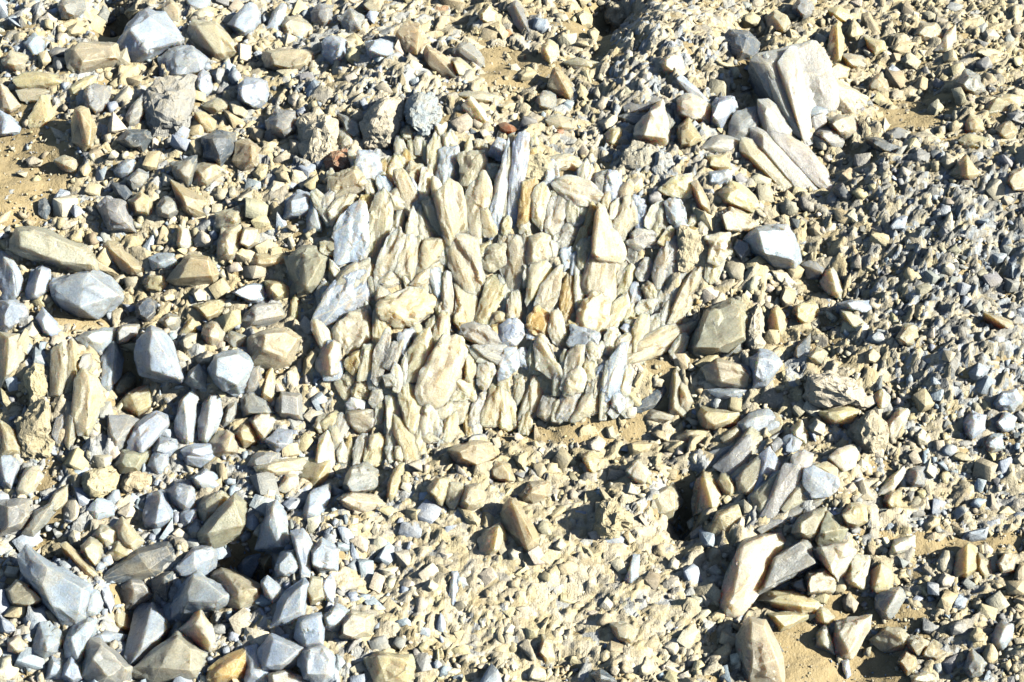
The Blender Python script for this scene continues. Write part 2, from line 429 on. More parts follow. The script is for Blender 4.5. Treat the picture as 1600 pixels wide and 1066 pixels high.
TILES[0, 1] = """
v 60,70 90,15 150,10 250,40 380,95 440,170 440,210 370,215 270,190 130,140 65,110 | 95,35 150,22 370,105 425,180 280,165 100,90 # long smooth olive slab with rounded ends lying on gravel ~ long olive slab
t 475,80 500,60 560,80 650,160 680,210 640,225 560,200 510,140 # tan speckled slab lying just past the end of the long olive slab ~ tan speckled slab
t 430,150 520,200 560,230 470,215 430,200
b 235,270 260,250 380,240 400,210 440,205 500,240 570,315 560,340 480,400 450,420 300,365 250,320 | 388,246 410,220 385,300 370,375 545,320 # blue-grey block with a dark shaded half, on a small sandy hollow ~ two-toned blue-grey block
b 0,125 60,160 80,220 105,250 90,310 60,345 0,350
b 120,290 150,210 190,185 230,210 225,290 180,330 125,345 | 190,195 160,320
b 0,350 90,350 130,380 130,430 60,480 20,490 0,470
w 100,490 150,450 185,490 160,520 120,520
b 170,430 200,380 250,430 290,490 250,520 200,490
o 0,500 90,510 105,570 100,640 50,700 10,745 0,745 | 40,520 30,690
t 775,250 830,180 880,140 960,150 1000,220 980,260 900,270 820,270 | 880,150 960,160 980,230 830,240 # broad tan rounded slab above cream pebbles ~ broad tan slab
c 665,260 690,230 750,225 770,270 740,300 680,295
c 740,330 780,310 830,310 830,345 760,350
w 885,310 920,285 955,310 950,345 910,350
b 690,150 730,130 800,130 820,170 780,205 710,200
v 1320,150 1400,105 1460,110 1510,150 1490,230 1440,300 1380,300 1350,230 | 1400,120 1490,160 1420,280 # olive-grey faceted stone beside the crystal ledge ~ olive-grey faceted stone
t 1160,170 1190,130 1320,130 1310,170 1240,190 1180,195
b 1080,310 1140,275 1215,270 1225,340 1160,350
c 1230,260 1290,250 1340,290 1330,330 1260,345
cU 1335,460 1345,350 1370,310 1385,370 1370,460
g 1120,440 1180,370 1280,355 1330,400 1320,450 1200,475 1140,480 | 1185,380 1280,368 1310,410 1180,440
o 1150,520 1220,490 1320,480 1390,520 1360,580 1340,640 1260,660 1160,640 | 1225,500 1320,490 1375,520 1320,610 1220,570 # broad beige block with a tan shaded notch under a grey slab ~ broad beige block
w 1390,460 1410,420 1440,450 1450,500 1410,500
o 940,520 950,460 1000,450 1035,490 1030,540 980,560
g 1040,530 1070,490 1135,510 1130,560 1080,580
c 830,500 870,430 900,400 925,440 900,500 860,510
o 830,540 870,500 910,500 900,560 850,580
d 630,370 680,335 720,350 720,400 680,440 640,420 # dark bluish pebble on sand, past the two-toned blue-grey block ~ dark bluish pebble
g 740,440 780,410 840,420 830,470 770,480
t 900,370 990,340 1060,330 1040,390 970,440 920,400
b 360,520 400,490 480,475 550,480 540,530 480,580 400,560
g 540,490 560,460 640,460 640,500 580,550 540,540
b 640,620 650,520 700,475 770,510 800,570 850,700 830,720 740,690 660,680 | 705,485 720,530 690,570 700,670 830,700 # big blue-grey upright block with tan shaded side beside a black gap ~ big upright blue-grey block
g 680,690 740,685 830,710 780,730 720,720
w 800,590 830,580 860,620 900,630 860,660 810,640
b 960,660 1000,600 1100,580 1150,610 1160,660 1110,780 1050,760 980,700 | 1000,612 1100,592 1150,630 1100,740 1000,690 # large pale faceted block with a smooth whitish face ~ large pale faceted block
b 855,720 890,660 920,640 955,680 950,750 900,750
w 910,610 960,580 1000,600 980,640 920,640
@standing_crystal_row
oL 230,780 235,580 270,560 310,570 310,700 280,790 | 290,575 300,690 270,770
tL 300,770 305,580 330,530 360,550 360,670 330,760 | 340,540 350,670
bL 470,740 480,610 500,560 550,560 570,620 560,690 500,770 | 530,565 515,740
oL 340,870 350,720 390,680 450,710 475,780 440,900 410,970 360,960 | 410,690 420,780 400,940
g 360,650 380,600 420,590 430,640 390,690
o 520,770 540,710 600,675 635,700 610,760 560,800
c 550,820 600,770 690,725 710,790 700,840 640,880 580,850 | 600,780 690,735 695,830 640,860
bL 805,920 830,820 870,780 910,800 890,900 890,1000 860,1015 820,970 | 850,800 870,990
bL 920,950 940,830 970,775 1000,800 1030,870 1010,930 960,1000 920,990 | 975,790 975,870 950,985
b 590,1010 640,920 720,860 775,880 780,930 720,1000 660,1066 600,1066 | 640,930 725,870 770,920 660,1040
g 500,940 500,870 600,880 640,900 590,990 540,1040 500,1000
oL 300,1000 300,900 330,850 360,890 350,980 320,1040
g 240,960 260,890 300,860 300,930 260,1000
tR 70,900 150,800 210,790 240,1000 230,1066 110,1066
cR 110,690 150,640 200,650 215,760 200,800 140,790
t 0,900 60,940 110,1030 100,1066 0,1066
g 1130,740 1160,660 1200,650 1210,710 1180,760 1140,770
cL 1210,780 1230,680 1255,660 1275,720 1260,820 1220,800
@
g 1275,850 1300,770 1390,780 1395,890 1300,880 | 1305,785 1375,795 1380,875 1300,865 # flat square blue-grey tile of stone beside the crystal ledge ~ flat square blue-grey stone
w 1160,900 1200,850 1270,880 1260,940 1220,1000 1190,960 # white chip with a bright face below the flat square stone ~ bright white chip
g 1110,790 1150,760 1220,800 1270,860 1200,870 1130,880
g 1030,900 1050,830 1090,810 1100,870 1060,930 1030,930
t 1080,960 1120,910 1190,940 1190,1000 1130,1020
o 970,1000 1010,950 1080,970 1090,1040 1020,1066 980,1050
b 1230,1000 1290,940 1350,950 1350,1020 1280,1050
b 840,1040 900,1010 980,1010 1010,1050 960,1070 860,1070
b 700,1040 740,980 810,990 830,1030 790,1066 720,1066
w 1465,650 1500,560 1540,530 1580,560 1590,670 1540,700 1490,690 | 1545,545 1520,600 1530,690 # pale block with a tan shaded side over orange sand ~ pale block over orange sand
c 1405,640 1440,580 1475,580 1460,650 1410,690
c 1460,930 1500,880 1570,850 1560,920 1510,960
b 1470,320 1490,260 1540,280 1530,330 1490,350
w 820,80 830,0 870,20 890,90 850,110
w 900,60 930,20 985,60 980,90 910,95
o 1010,150 1030,20 1110,0 1110,130 1060,170
o 1110,80 1130,10 1190,20 1200,80 1150,105
c 1490,90 1520,60 1580,70 1590,120 1520,130
@calcite_outcrop
b 1470,400 1550,270 1590,200 1700,180 1740,300 1690,370 1600,400 1500,450 | 1600,215 1690,195 1700,300 1560,380
"""
TILES[1, 1] = """
oU 1525,860 1540,690 1565,665 1600,720 1610,800 1600,880 | 1560,685 1550,840 # upright khaki slab standing in the dark hollow below the ledge ~ upright khaki slab
d 1360,850 1420,810 1510,720 1530,740 1470,830 1400,860
o 1410,880 1450,850 1540,870 1560,900 1480,910
c 1445,960 1490,925 1535,960 1530,1000 1480,990
w 1150,1010 1200,970 1230,1000 1210,1050 1160,1050
t 510,1040 600,1000 700,1010 720,1070 640,1120 550,1090 # tan smooth slab lying flat at the foot of the crystal ledge ~ flat tan slab
c 1340,1020 1380,1000 1440,1010 1430,1050 1350,1060
"""
TILES[2, 1] = """
b 320,70 370,10 500,0 540,60 555,160 530,195 450,180 390,140 | 372,25 495,15 530,70 540,165 400,130 # broad smooth blue-grey slab lying beside the top of the ledge ~ smooth blue-grey slab
g 250,110 270,60 320,80 330,110 290,160
@calcite_outcrop
cR 0,0 80,10 130,60 100,140 40,190 0,180
w 130,50 240,30 245,120 190,170 140,150
@
v 50,560 130,400 240,350 300,370 320,440 300,530 200,590 100,590 | 145,405 240,362 290,380 300,510 190,565 80,560 # large olive-khaki slab leaning beside a black crack ~ large leaning olive slab
wR 310,540 320,420 370,370 395,450 390,540 350,580
g 190,620 240,530 310,520 290,570 220,620
g 570,180 620,160 680,190 660,240 600,245
w 660,260 680,210 720,190 740,260 770,300 750,335 690,310 | 705,200 730,300 # cream lump shaped like a pear, above a black hollow ~ cream pear-shaped lump
c 535,400 560,360 620,340 650,400 610,450 550,440
c 415,480 430,390 460,380 500,440 480,500 430,510 | 450,390 470,490 # cream pointed stone standing beside a black hollow ~ cream pointed stone
t 470,340 490,280 540,300 530,360 490,370
w 430,210 500,220 545,270 500,280 450,250
b 740,360 800,345 890,345 880,410 830,400 # blue wedge resting on a whitish slab in tan gravel ~ blue wedge
w 750,390 830,410 870,450 860,490 800,465
o 120,660 180,620 270,640 340,690 310,740 200,740 140,710 | 180,632 260,650 320,690 200,715
g 220,630 330,640 355,690 330,710 270,650
c 80,640 130,600 180,595 180,620 110,655
b 330,620 380,580 440,590 480,640 440,690 410,740 350,740
o -5,780 0,690 40,730 65,810 40,850 0,850
b 140,760 230,750 320,760 270,800 180,790
c 95,880 110,840 200,850 290,860 270,910 170,945 110,920 # cream flat-topped block below grey lumps ~ cream flat-topped block
c 0,980 40,950 130,940 200,990 130,1010 30,1015
wR 600,780 620,710 700,680 820,730 870,790 850,840 780,830 660,830 | 630,730 700,695 810,750 830,810 # big cream crusted boulder, the palest lump in the gravel ~ big cream crusted boulder
c 660,860 780,835 830,850 790,910 720,925 670,890
oR 800,960 850,890 900,870 960,920 950,1000 900,1050 840,1020 # gnarled khaki lump below the big cream crusted boulder ~ gnarled khaki lump
w 890,790 930,750 980,790 970,840 910,840
w 605,930 640,895 680,920 670,970 620,960
w 520,940 560,900 600,960 590,1010 530,980
b 485,1020 520,970 560,1010 530,1060 490,1050
w 960,920 1020,850 1070,860 1050,920 990,990 960,970
c 1080,400 1110,360 1160,370 1140,420 1110,440
o 1010,520 1050,460 1100,470 1110,540 1060,560
b 880,520 920,480 970,490 960,540 890,545
b 1460,820 1500,770 1560,760 1590,810 1550,860 1480,850 # smooth pale blue pebble in the grey gravel by the edge ~ smooth pale blue pebble
t 1420,400 1540,440 1590,490 1570,505 1480,450 # thin tan splinter lying on the fine grey gravel ~ thin tan splinter
b 1350,680 1390,630 1430,660 1420,710 1370,710
b 1420,1010 1450,960 1500,970 1500,1030 1440,1050
w 1100,970 1130,940 1170,980 1150,1010 1110,1010
d 530,600 560,540 610,500 610,570 570,630
o 590,600 640,560 690,590 670,640 610,630
c 870,590 900,560 940,600 910,630 870,630
b 1470,910 1510,870 1560,890 1550,940 1500,950
b 1320,910 1360,860 1420,880 1410,940 1360,980 1330,960
"""
TILES[0, 2] = """
b 95,500 140,455 200,500 290,560 390,620 400,660 380,750 330,790 280,790 220,720 190,640 110,570 | 218,530 200,620 238,712 385,635 370,745 # largest blue block, broad smooth lit face and dark brown shaded side ~ largest blue block
t 200,720 250,740 280,790 250,800 210,760
b 670,310 690,210 740,190 770,190 800,270 790,330 730,350 680,340 | 745,200 720,330 790,310
b 780,180 830,140 890,140 915,200 900,260 840,270 790,230
b 830,290 850,270 910,260 910,320 850,345
b 890,120 950,90 1000,110 1015,160 960,185 910,160
b 850,20 890,0 990,0 990,40 930,70 870,60
v 930,370 1010,270 1080,210 1130,250 1145,330 1100,400 1000,435 940,410 | 1085,225 1085,310 1000,350 960,375 1120,340 # dark olive faceted block overhanging a black hole ~ dark olive block over a hole
o 920,270 950,210 1020,195 1055,210 1010,270 950,320
b 1100,530 1150,470 1220,450 1210,510 1160,590 1110,570
b 1190,440 1240,330 1240,260 1280,240 1320,320 1340,440 1280,450 | 1265,255 1250,340 1300,440 # pale blue spire-shaped block beside the black hole ~ pale blue spire
b 1280,540 1300,470 1360,460 1390,520 1340,570 1290,570
t 1200,500 1250,460 1280,480 1270,540 1230,570
b 1350,380 1400,370 1440,430 1430,560 1390,590 1370,500
b 1440,460 1490,410 1560,450 1550,540 1480,550 1445,520
b 830,530 900,450 980,425 1000,480 990,530 920,570 850,560 | 900,460 975,440 985,490 900,520
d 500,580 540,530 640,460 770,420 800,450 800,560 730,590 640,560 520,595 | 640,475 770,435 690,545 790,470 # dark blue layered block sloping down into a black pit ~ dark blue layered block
d 690,600 800,560 800,600 770,690 720,650
g 565,630 610,600 670,600 710,660 640,720 590,720 | 612,610 665,612 690,655 620,655
b 800,720 860,650 890,570 950,590 1050,660 1030,710 960,730 860,770 810,760 | 862,648 895,580 955,600 1042,668 1000,695 870,690 # pale flat-topped block with tan shaded front near the pit ~ pale flat-topped block
o 980,590 1030,545 1090,560 1200,630 1190,680 1110,700 1060,690 | 1035,555 1090,570 1185,635 1100,640
b 590,930 640,720 720,685 760,720 785,830 740,880 670,940 610,970 | 705,695 700,760 655,915 770,820 # tall pointed block, lit blue face and dark shaded face, in the pit ~ tall pointed two-faced block
o 520,770 540,740 600,760 640,800 610,850 550,830
b 440,860 490,830 580,850 550,880 480,880
w 830,830 930,740 970,800 985,890 960,920 880,870 | 928,750 900,800 975,880 # whitish wedge between two large blocks at the pit's edge ~ whitish wedge
v 640,1000 760,900 820,850 890,900 950,950 950,990 900,1040 720,1060 650,1030 | 820,862 885,910 880,1010 740,1000 # big layered grey-brown block below the tall pointed block ~ big layered block
g 400,960 420,880 470,880 600,1000 590,1030 540,1066 430,1070 390,1030 | 470,892 585,1000 500,1040 430,960
b 305,890 340,820 400,780 440,790 420,880 380,960 350,985 310,940 | 400,795 420,850 360,960 330,860
b 150,920 190,800 230,790 290,860 270,920 210,950
o 35,640 80,600 130,620 190,680 140,710 60,700
b 385,740 410,640 450,650 470,700 450,750 400,760
b 470,640 500,630 525,700 510,740 480,700
b 0,760 60,800 70,830 20,840 0,830
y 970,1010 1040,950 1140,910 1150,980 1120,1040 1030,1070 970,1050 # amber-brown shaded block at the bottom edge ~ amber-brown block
@blue_block_pavement
b 1200,930 1260,850 1330,890 1400,910 1380,960 1300,1010 1220,1010 | 1262,865 1330,900 1380,920 1300,985 1230,990
b 1140,920 1190,900 1210,1000 1260,1030 1240,1070 1140,1070 1150,1000
b 1390,940 1430,910 1500,910 1540,950 1530,1040 1480,1070 1410,1040 | 1432,922 1500,922 1525,955 1515,1030 1420,1030
b 1360,860 1390,780 1480,750 1500,800 1490,890 1410,910 | 1395,790 1475,765 1485,880 1415,895
bL 1260,800 1280,740 1330,650 1400,600 1410,680 1400,750 1340,790 | 1335,665 1395,620 1390,735 1290,780
b 1210,600 1240,580 1300,620 1300,660 1260,690 1230,660
o 1420,640 1440,580 1490,590 1500,680 1440,700
b 1490,600 1530,570 1550,620 1540,690 1500,670
g 1250,1030 1320,1010 1400,1040 1400,1075 1260,1075
b 1500,760 1560,710 1610,740 1600,800 1540,830 1500,810
@
b 1400,300 1440,190 1520,160 1520,220 1480,310 1420,320
b 1310,240 1340,215 1405,220 1390,260 1330,270
o 1190,70 1280,40 1420,30 1400,80 1300,110 1210,100
g 1150,60 1180,10 1280,10 1270,50 1200,80
c 1390,110 1430,40 1530,30 1520,100 1450,150
w 1290,170 1320,110 1370,110 1380,160 1340,190
cR 390,120 420,90 540,80 550,160 480,200 420,210 400,170 # cream sandy-crusted block at the head of the blue blocks ~ cream sandy-crusted block
cR 560,150 600,90 700,110 690,150 640,180 580,180
g 0,240 70,225 140,230 140,290 100,350 0,380
w 75,170 110,90 170,70 190,120 140,190 90,200
o 215,270 260,190 310,160 310,230 260,270
g 100,380 160,280 240,240 240,290 160,390 | 165,290 230,255 150,370
cR 210,440 320,370 370,310 470,290 460,340 330,410 280,480 220,480 | 370,320 455,305 320,395 # long cream crusted rock beside a black trench ~ long cream crusted rock
w 430,390 470,340 540,360 550,400 500,440
o 380,440 420,400 470,430 470,500 440,525 400,490
o 535,350 570,310 620,370 660,410 620,460 570,440
c 490,480 540,420 590,450 590,480 530,500
t 290,440 320,430 460,570 450,590 390,560 # narrow tan splinter pointing down towards the pit ~ narrow tan splinter
b 410,270 450,220 510,230 520,290 450,310
w 550,280 600,240 630,250 620,300 580,310
b 0,20 60,20 85,60 50,170 20,150 0,100
v 540,60 570,0 690,0 690,30 640,90 570,90
b 690,60 720,0 780,0 770,60 740,100
w 40,870 90,850 130,900 100,940 40,920
b 290,1040 320,960 370,990 380,1050 340,1070
b 210,1050 240,950 290,970 290,1050
"""
TILES[1, 2] = """
t 690,90 730,45 790,60 810,130 770,140 710,120
c 805,20 870,0 860,90 830,70
c 410,170 450,120 510,130 500,200 475,250 430,210 # cream wedge, its lit face tapering down, in cream rubble ~ cream tapering wedge
o 500,240 510,140 570,150 580,200 530,265
o 555,240 590,160 650,150 670,220 640,260 590,270
c 550,260 600,270 650,310 640,350 590,330
t 840,200 880,140 980,140 970,210 900,240 850,225
t 755,290 790,220 820,225 860,290 900,350 920,420 880,470 830,430 770,350 | 800,235 830,260 900,410 870,440 # long tan crystal lying on cream rubble with a dark shadow ~ long tan crystal
c 645,410 670,370 740,340 770,400 760,450 690,485 655,460 | 738,350 720,450 # tan cube-like stone with a bright side at the long tan crystal's foot ~ tan cube-like stone
w 775,470 800,440 835,460 830,500 795,515
g 20,150 50,70 110,50 170,90 180,160 120,190 50,190 # rounded grey banded stone at the edge of the cream rubble ~ rounded grey banded stone
o 0,220 60,190 170,200 200,240 130,280 30,260
c 220,220 240,110 280,60 300,60 280,180 240,230
cR 1170,350 1200,250 1280,220 1350,320 1310,380 1230,400 # bumpy cream lump with a pure white chip at its foot ~ bumpy cream lump
W 1210,410 1260,390 1330,395 1310,430 1250,435 # pure white chip, the brightest spot in the rubble ~ pure white chip
o 1400,240 1480,170 1540,150 1580,230 1540,330 1450,290
c 1390,260 1430,270 1560,390 1590,440 1560,430 1450,330
c 1120,20 1160,0 1210,40 1190,110 1150,90
w 1330,90 1380,40 1440,100 1410,140 1360,130
b 1320,590 1360,480 1390,480 1385,580 1350,620
b 500,700 520,560 545,560 555,620 545,710 520,720 | 530,570 525,705 # thin pale blue shard standing in cream rubble ~ thin pale blue shard
o 840,900 870,860 910,930 920,980 890,970
c 920,930 940,850 990,880 1000,960 960,990
w 870,1030 900,990 950,1010 950,1060 880,1060
d 1170,1030 1210,1005 1270,1045 1280,1070 1200,1070 # dark grey chip at the bottom edge of the cream rubble ~ dark grey chip
o 1380,1000 1420,950 1450,990 1430,1040 1390,1030
c 130,960 180,930 250,960 330,940 350,1000 310,1070 170,1070 # broad cream heart-shaped slab at the bottom edge ~ cream heart-shaped slab
o 20,800 60,740 150,760 140,840 60,870 10,850
o 1260,800 1330,790 1380,820 1350,880 1290,860
t 1240,760 1300,700 1380,640 1380,680 1310,740
c 1105,430 1150,440 1180,490 1150,490
w 985,440 1020,400 1060,430 1030,460
w 400,620 430,590 460,620 440,650 410,650
"""
TILES[2, 2] = """
c 70,290 80,150 120,105 160,130 205,230 180,260 110,290 | 118,115 150,140 160,260 # upright cream stone standing beside a black hollow ~ upright cream stone
c 175,150 200,90 240,130 270,180 230,210
t 140,350 180,280 270,250 280,300 220,380 150,390
w 260,350 290,300 305,310 300,370 270,400
g 345,640 450,480 570,410 600,430 650,520 540,580 430,620 370,660 | 455,490 570,422 632,515 400,630 # grey striated blade lying against cream crusted rock ~ grey striated blade
w 200,700 230,560 290,430 400,380 500,380 510,430 430,490 340,620 300,740 230,740 | 300,450 400,400 320,600 240,690 # tall cream crusted rock leaning behind the grey striated blade ~ tall cream crusted rock
v 630,390 690,285 780,360 740,420 650,430
w 620,460 660,430 780,420 815,460 790,540 740,600 700,570 660,520 | 660,445 775,435 720,570 # whitish block with amber rim under a dark facet ~ whitish amber-rimmed block
o 530,370 580,290 680,260 670,340 620,410 560,400
o 590,610 600,560 680,540 730,580 710,650 600,660
g 510,610 580,580 595,650 540,640
c 365,690 430,650 530,640 640,700 640,720 570,750 440,720
c 420,750 540,740 620,750 540,800 480,820
w 760,590 800,480 880,490 860,630 800,620
c 880,620 890,560 940,510 990,570 980,640 920,655 | 938,520 930,560 910,635 975,630 # cream block with amber shaded side at the sand's edge ~ cream amber-sided block
g 915,680 940,650 1020,630 1045,670 980,770 940,760 915,720 | 1015,645 960,745 # grey prism with a white lit side on the sand ~ grey prism on sand
c 1280,540 1300,460 1340,420 1380,450 1390,530 1340,575 1290,570 | 1338,430 1335,560 # upright cream-and-tan block casting a big black shadow on gravel ~ cream-and-tan block
t 1385,540 1390,470 1440,500 1450,560 1420,590
o 1475,520 1510,470 1560,490 1550,550 1500,560
t 1560,580 1580,520 1610,520 1610,630 1570,620
wU 720,850 730,790 890,760 850,880 800,950 740,950 | 735,805 870,775 790,930 # standing grey-white crystal at the rim of the sand patch ~ standing grey-white crystal
o 630,750 660,720 720,760 700,800 640,790
w 640,840 680,800 700,840 720,930 640,890
b 755,970 785,960 800,1030 780,1045 # tiny bluish chip lying on the bare sand ~ tiny bluish chip
d 425,840 440,850 485,920 460,920
o 890,870 960,810 1030,820 1065,860 1030,910 950,920 | 960,822 1025,832 1040,870 # khaki faceted stone at the upper rim of the sand ~ khaki faceted stone
t 1020,970 1050,920 1100,950 1095,1000 1060,1030
o 755,690 790,655 830,700 810,740 770,730
o 1050,880 1100,850 1170,880 1120,950 1080,920
t 1120,950 1180,870 1250,920 1200,960
o 1080,1040 1130,1020 1200,1040 1190,1070 1090,1070
b 1265,690 1300,660 1340,680 1320,720 1270,730
w 1200,600 1230,560 1275,580 1260,620 1210,630
g 1320,1000 1360,920 1420,980 1410,1030 1350,1050
b 1450,850 1490,790 1550,800 1545,870 1500,910 1450,880
c 1350,850 1380,810 1430,840 1420,880 1370,880
g 1250,810 1300,780 1340,800 1330,850 1270,850
c 950,230 980,180 1030,190 1030,260 970,265
w 930,190 970,120 1040,70 1045,110 980,190
g 1040,130 1080,80 1140,70 1140,150 1080,160
c 755,290 800,245 860,260 870,320 820,350 765,330 # cream rounded block above the whitish amber-rimmed block ~ cream rounded block
c 1140,340 1180,300 1210,310 1200,350 1150,370
w 980,470 1000,410 1090,390 1090,440 1020,470
b 1310,400 1360,370 1430,350 1420,400 1350,410
o 280,860 330,770 400,790 430,860 480,940 480,1070 330,1070 290,950 | 340,790 395,810 450,960 340,1000 # pale rubbly rock bordering the bare sand patch ~ pale rubbly rock
"""
# the ledge in the middle, surveyed closer (5.33 units to the millimetre)
LEDGE_TILES = {}
LEDGE_TILES[490, 200] = """
b 375,190 540,190 555,430 440,470 360,330
t 155,400 350,310 440,440 430,500 340,540 190,580 160,500
v 120,690 190,590 350,545 340,600 240,740 180,790
g 30,600 130,510 190,540 150,640 80,690
bL 180,860 270,690 380,620 460,730 440,860 420,1066 200,1066
y 370,690 400,560 480,540 520,640 500,720 440,720
oL 430,1066 450,740 500,560 640,560 660,700 600,900 570,1066
wL 580,1066 610,880 680,720 760,690 760,850 730,1066
y 545,280 600,250 620,330 590,430 550,430
cL 600,400 620,240 700,220 770,260 750,420 700,490 640,470
t 745,420 810,280 910,310 890,430 830,500 760,450
w 870,500 900,330 980,310 1000,430 950,560 890,580
b 1020,330 1040,180 1200,150 1220,300 1210,440 1100,470 1030,430
o 1215,230 1290,210 1430,180 1440,380 1400,460 1270,460 1220,440
oL 1240,620 1300,480 1400,450 1475,500 1480,620 1440,780 1390,950 1280,900 1230,760
oL 1020,560 1080,480 1200,470 1240,560 1230,800 1280,900 1100,900 1060,740
t 900,620 960,580 1030,640 1080,830 1040,860 970,800
o 640,560 700,500 830,530 860,600 760,690 670,680
o 850,700 900,650 980,820 1000,880 900,920 860,850
oL 740,1066 770,850 800,690 860,740 880,900 860,1066
t 1440,300 1560,300 1580,400 1530,480 1450,400
b 1450,200 1530,80 1600,120 1590,280 1460,210
"""
LEDGE_TILES[780, 200] = """
bL 120,130 160,60 255,80 240,210 205,400 175,650 145,790 60,790 105,560 115,300 | 165,75 240,90 195,400 150,700
cL 60,420 80,80 125,60 118,300 105,560 55,790 0,800 40,620
bL -110,800 -60,640 0,480 20,250 75,100 70,400 40,620 0,800 -60,850
yL 160,770 200,450 300,420 310,480 280,600 250,790 200,800
cR 200,250 300,220 430,260 430,340 380,430 300,420 210,400
o 430,330 440,240 560,210 660,240 690,300 650,350 520,360
b 630,380 690,300 720,380 690,440 640,430
oL 280,720 300,500 380,470 420,560 380,700 360,820 300,760
gL 360,770 400,620 500,560 560,600 570,700 530,820 460,920 390,880
w 420,470 560,400 700,430 790,500 850,570 780,620 640,640 560,590
w 570,720 640,650 740,640 740,720 690,800 620,830 580,790
g 480,960 520,840 580,780 670,830 650,920 560,980 500,1000
yL 630,1066 640,960 720,760 780,640 820,700 800,850 760,1066
oL 770,1066 810,850 830,640 910,700 920,780 900,950 1000,900 1030,1000 1000,1066
o 960,880 970,740 1040,590 1090,570 1140,700 1150,790 1050,940 990,920
b 1080,600 1110,560 1200,590 1230,650 1180,730 1130,700
d 750,450 800,380 900,350 910,450 850,550 800,500
b 860,550 900,440 910,350 980,360 1040,470 1000,580 910,610
w 1220,800 1270,650 1360,600 1380,720 1330,870 1260,830
g 1110,890 1150,840 1250,850 1340,920 1260,1010 1150,1010 1060,950
y 1520,860 1590,820 1660,830 1640,900 1540,910
bR 1280,340 1330,190 1420,220 1460,320 1440,400 1340,390
gR 1060,200 1130,100 1260,140 1340,190 1280,330 1160,340 1060,290
b 1360,600 1480,560 1540,640 1560,800 1480,810 1400,760
c 1360,500 1480,400 1600,380 1600,560 1480,580
"""
LEDGE_TILES[490, 370] = """
c 60,50 130,30 240,70 220,140 120,160 60,120
w 375,0 440,0 440,200 370,210
o 680,270 760,0 890,0 850,260 820,370 770,300 730,220
t 860,270 910,30 1090,20 1110,130 1000,210 870,310 | 915,40 1085,35 1000,195
t 830,370 1000,220 1110,150 1080,290 960,380 880,400
wL 510,260 590,80 620,0 750,0 730,150 670,280 600,320 540,400
o 560,360 650,270 740,220 770,300 750,380 640,410 560,420
oL 170,440 230,320 340,230 490,260 500,340 420,470 330,570 190,600 160,520 | 240,330 340,245 470,275 340,540
b 30,660 170,480 380,450 350,540 180,640 60,730
w 20,470 60,370 130,380 160,450 130,520 40,570
o 180,700 290,640 430,620 480,700 470,850 300,970 230,930 190,830 | 205,705 300,655 440,650 440,830 300,940
c 560,620 600,520 720,480 800,420 920,430 1000,540 980,660 850,740 700,740
oL 1110,20 1380,0 1410,250 1390,420 1300,480 1230,400 1160,250 1120,200 | 1130,30 1370,20 1380,300 1190,260
gL 1070,560 1080,330 1150,310 1170,480 1150,700 1080,640
cL 1170,690 1160,380 1230,400 1370,510 1370,590 1330,700 1230,740
t 1380,470 1400,330 1440,320 1430,500 1400,530
c 1370,580 1430,500 1450,350 1560,300 1600,330 1590,480 1500,640 1440,720 1340,700
o 1410,130 1480,70 1600,60 1600,220 1500,270 1420,230
t 1480,680 1520,630 1590,640 1580,720 1480,730
y 1460,800 1480,730 1570,735 1560,820 1520,880
g 1210,820 1250,750 1430,730 1470,830 1560,900 1600,920 1500,960 1350,900
b 690,800 830,760 840,800 780,900 760,960 720,900
w 1280,900 1490,970 1600,1000 1600,1066 1360,1040
"""
LEDGE_TILES[780, 370] = """
oL 0,280 0,0 200,0 230,150 180,260 150,420 80,420 20,300
oL 230,150 250,0 420,0 430,130 400,230 300,200 250,240
w 420,20 480,60 500,200 460,230 430,150
b 500,130 530,90 620,90 640,180 590,240 530,270
cL 230,500 260,250 330,210 440,240 430,330 330,450 250,540
oL 300,560 330,450 430,330 520,250 520,330 500,500 430,600 380,560 320,560
y 225,740 250,650 330,580 410,640 420,750 400,840 320,800 250,770
yL 500,620 520,400 570,270 640,230 630,450 600,640 560,790 530,690
wL 620,560 630,240 690,320 720,420 680,520 660,620
cL 640,190 640,80 700,0 780,0 760,150 700,250 660,240
oL 700,400 720,240 800,0 1040,0 1010,180 980,450 940,560 870,450 820,400 740,440 | 730,250 815,10 1020,10 980,240 930,500 740,420
c 650,700 690,520 780,450 860,450 930,560 900,700 850,770 700,750
cL 930,560 1000,530 1080,510 1070,600 1000,720 930,780 870,760
oL 410,780 440,620 510,640 560,800 540,930 440,860
b 570,880 590,740 700,760 800,800 790,900 700,900 640,960
w 720,930 760,880 850,920 830,1010 740,1020
b 0,740 110,680 200,740 190,850 100,900 0,880
w 0,330 60,300 110,360 100,500 90,650 0,660
d 1010,130 1040,50 1110,70 1180,130 1100,220 1060,190
g 1140,280 1200,180 1260,170 1290,230 1240,350 1180,340
cL 980,480 1010,320 1080,250 1130,260 1100,400 1040,530
b 1090,400 1150,370 1190,500 1130,560 1060,650 1080,520
t 1170,430 1240,360 1310,400 1310,500 1260,545 1200,480
w 1150,600 1180,530 1290,550 1330,500 1320,580 1260,640 1180,640
o 1080,690 1200,670 1370,680 1360,730 1200,820 1130,770
gL 1300,640 1330,480 1420,370 1490,400 1490,490 1400,640 1330,680
gL 1300,300 1310,200 1390,10 1510,0 1530,120 1560,250 1500,360 1400,340 1330,380
oL 1400,700 1500,480 1590,280 1700,200 1720,330 1640,520 1520,700 1430,730
oL 960,1066 1180,850 1440,740 1590,700 1620,760 1500,900 1400,950 1200,1000 1040,1066
o 960,960 1000,820 1090,800 1170,850 1060,970 970,1010
b 1010,760 1060,720 1130,790 1090,820
"""
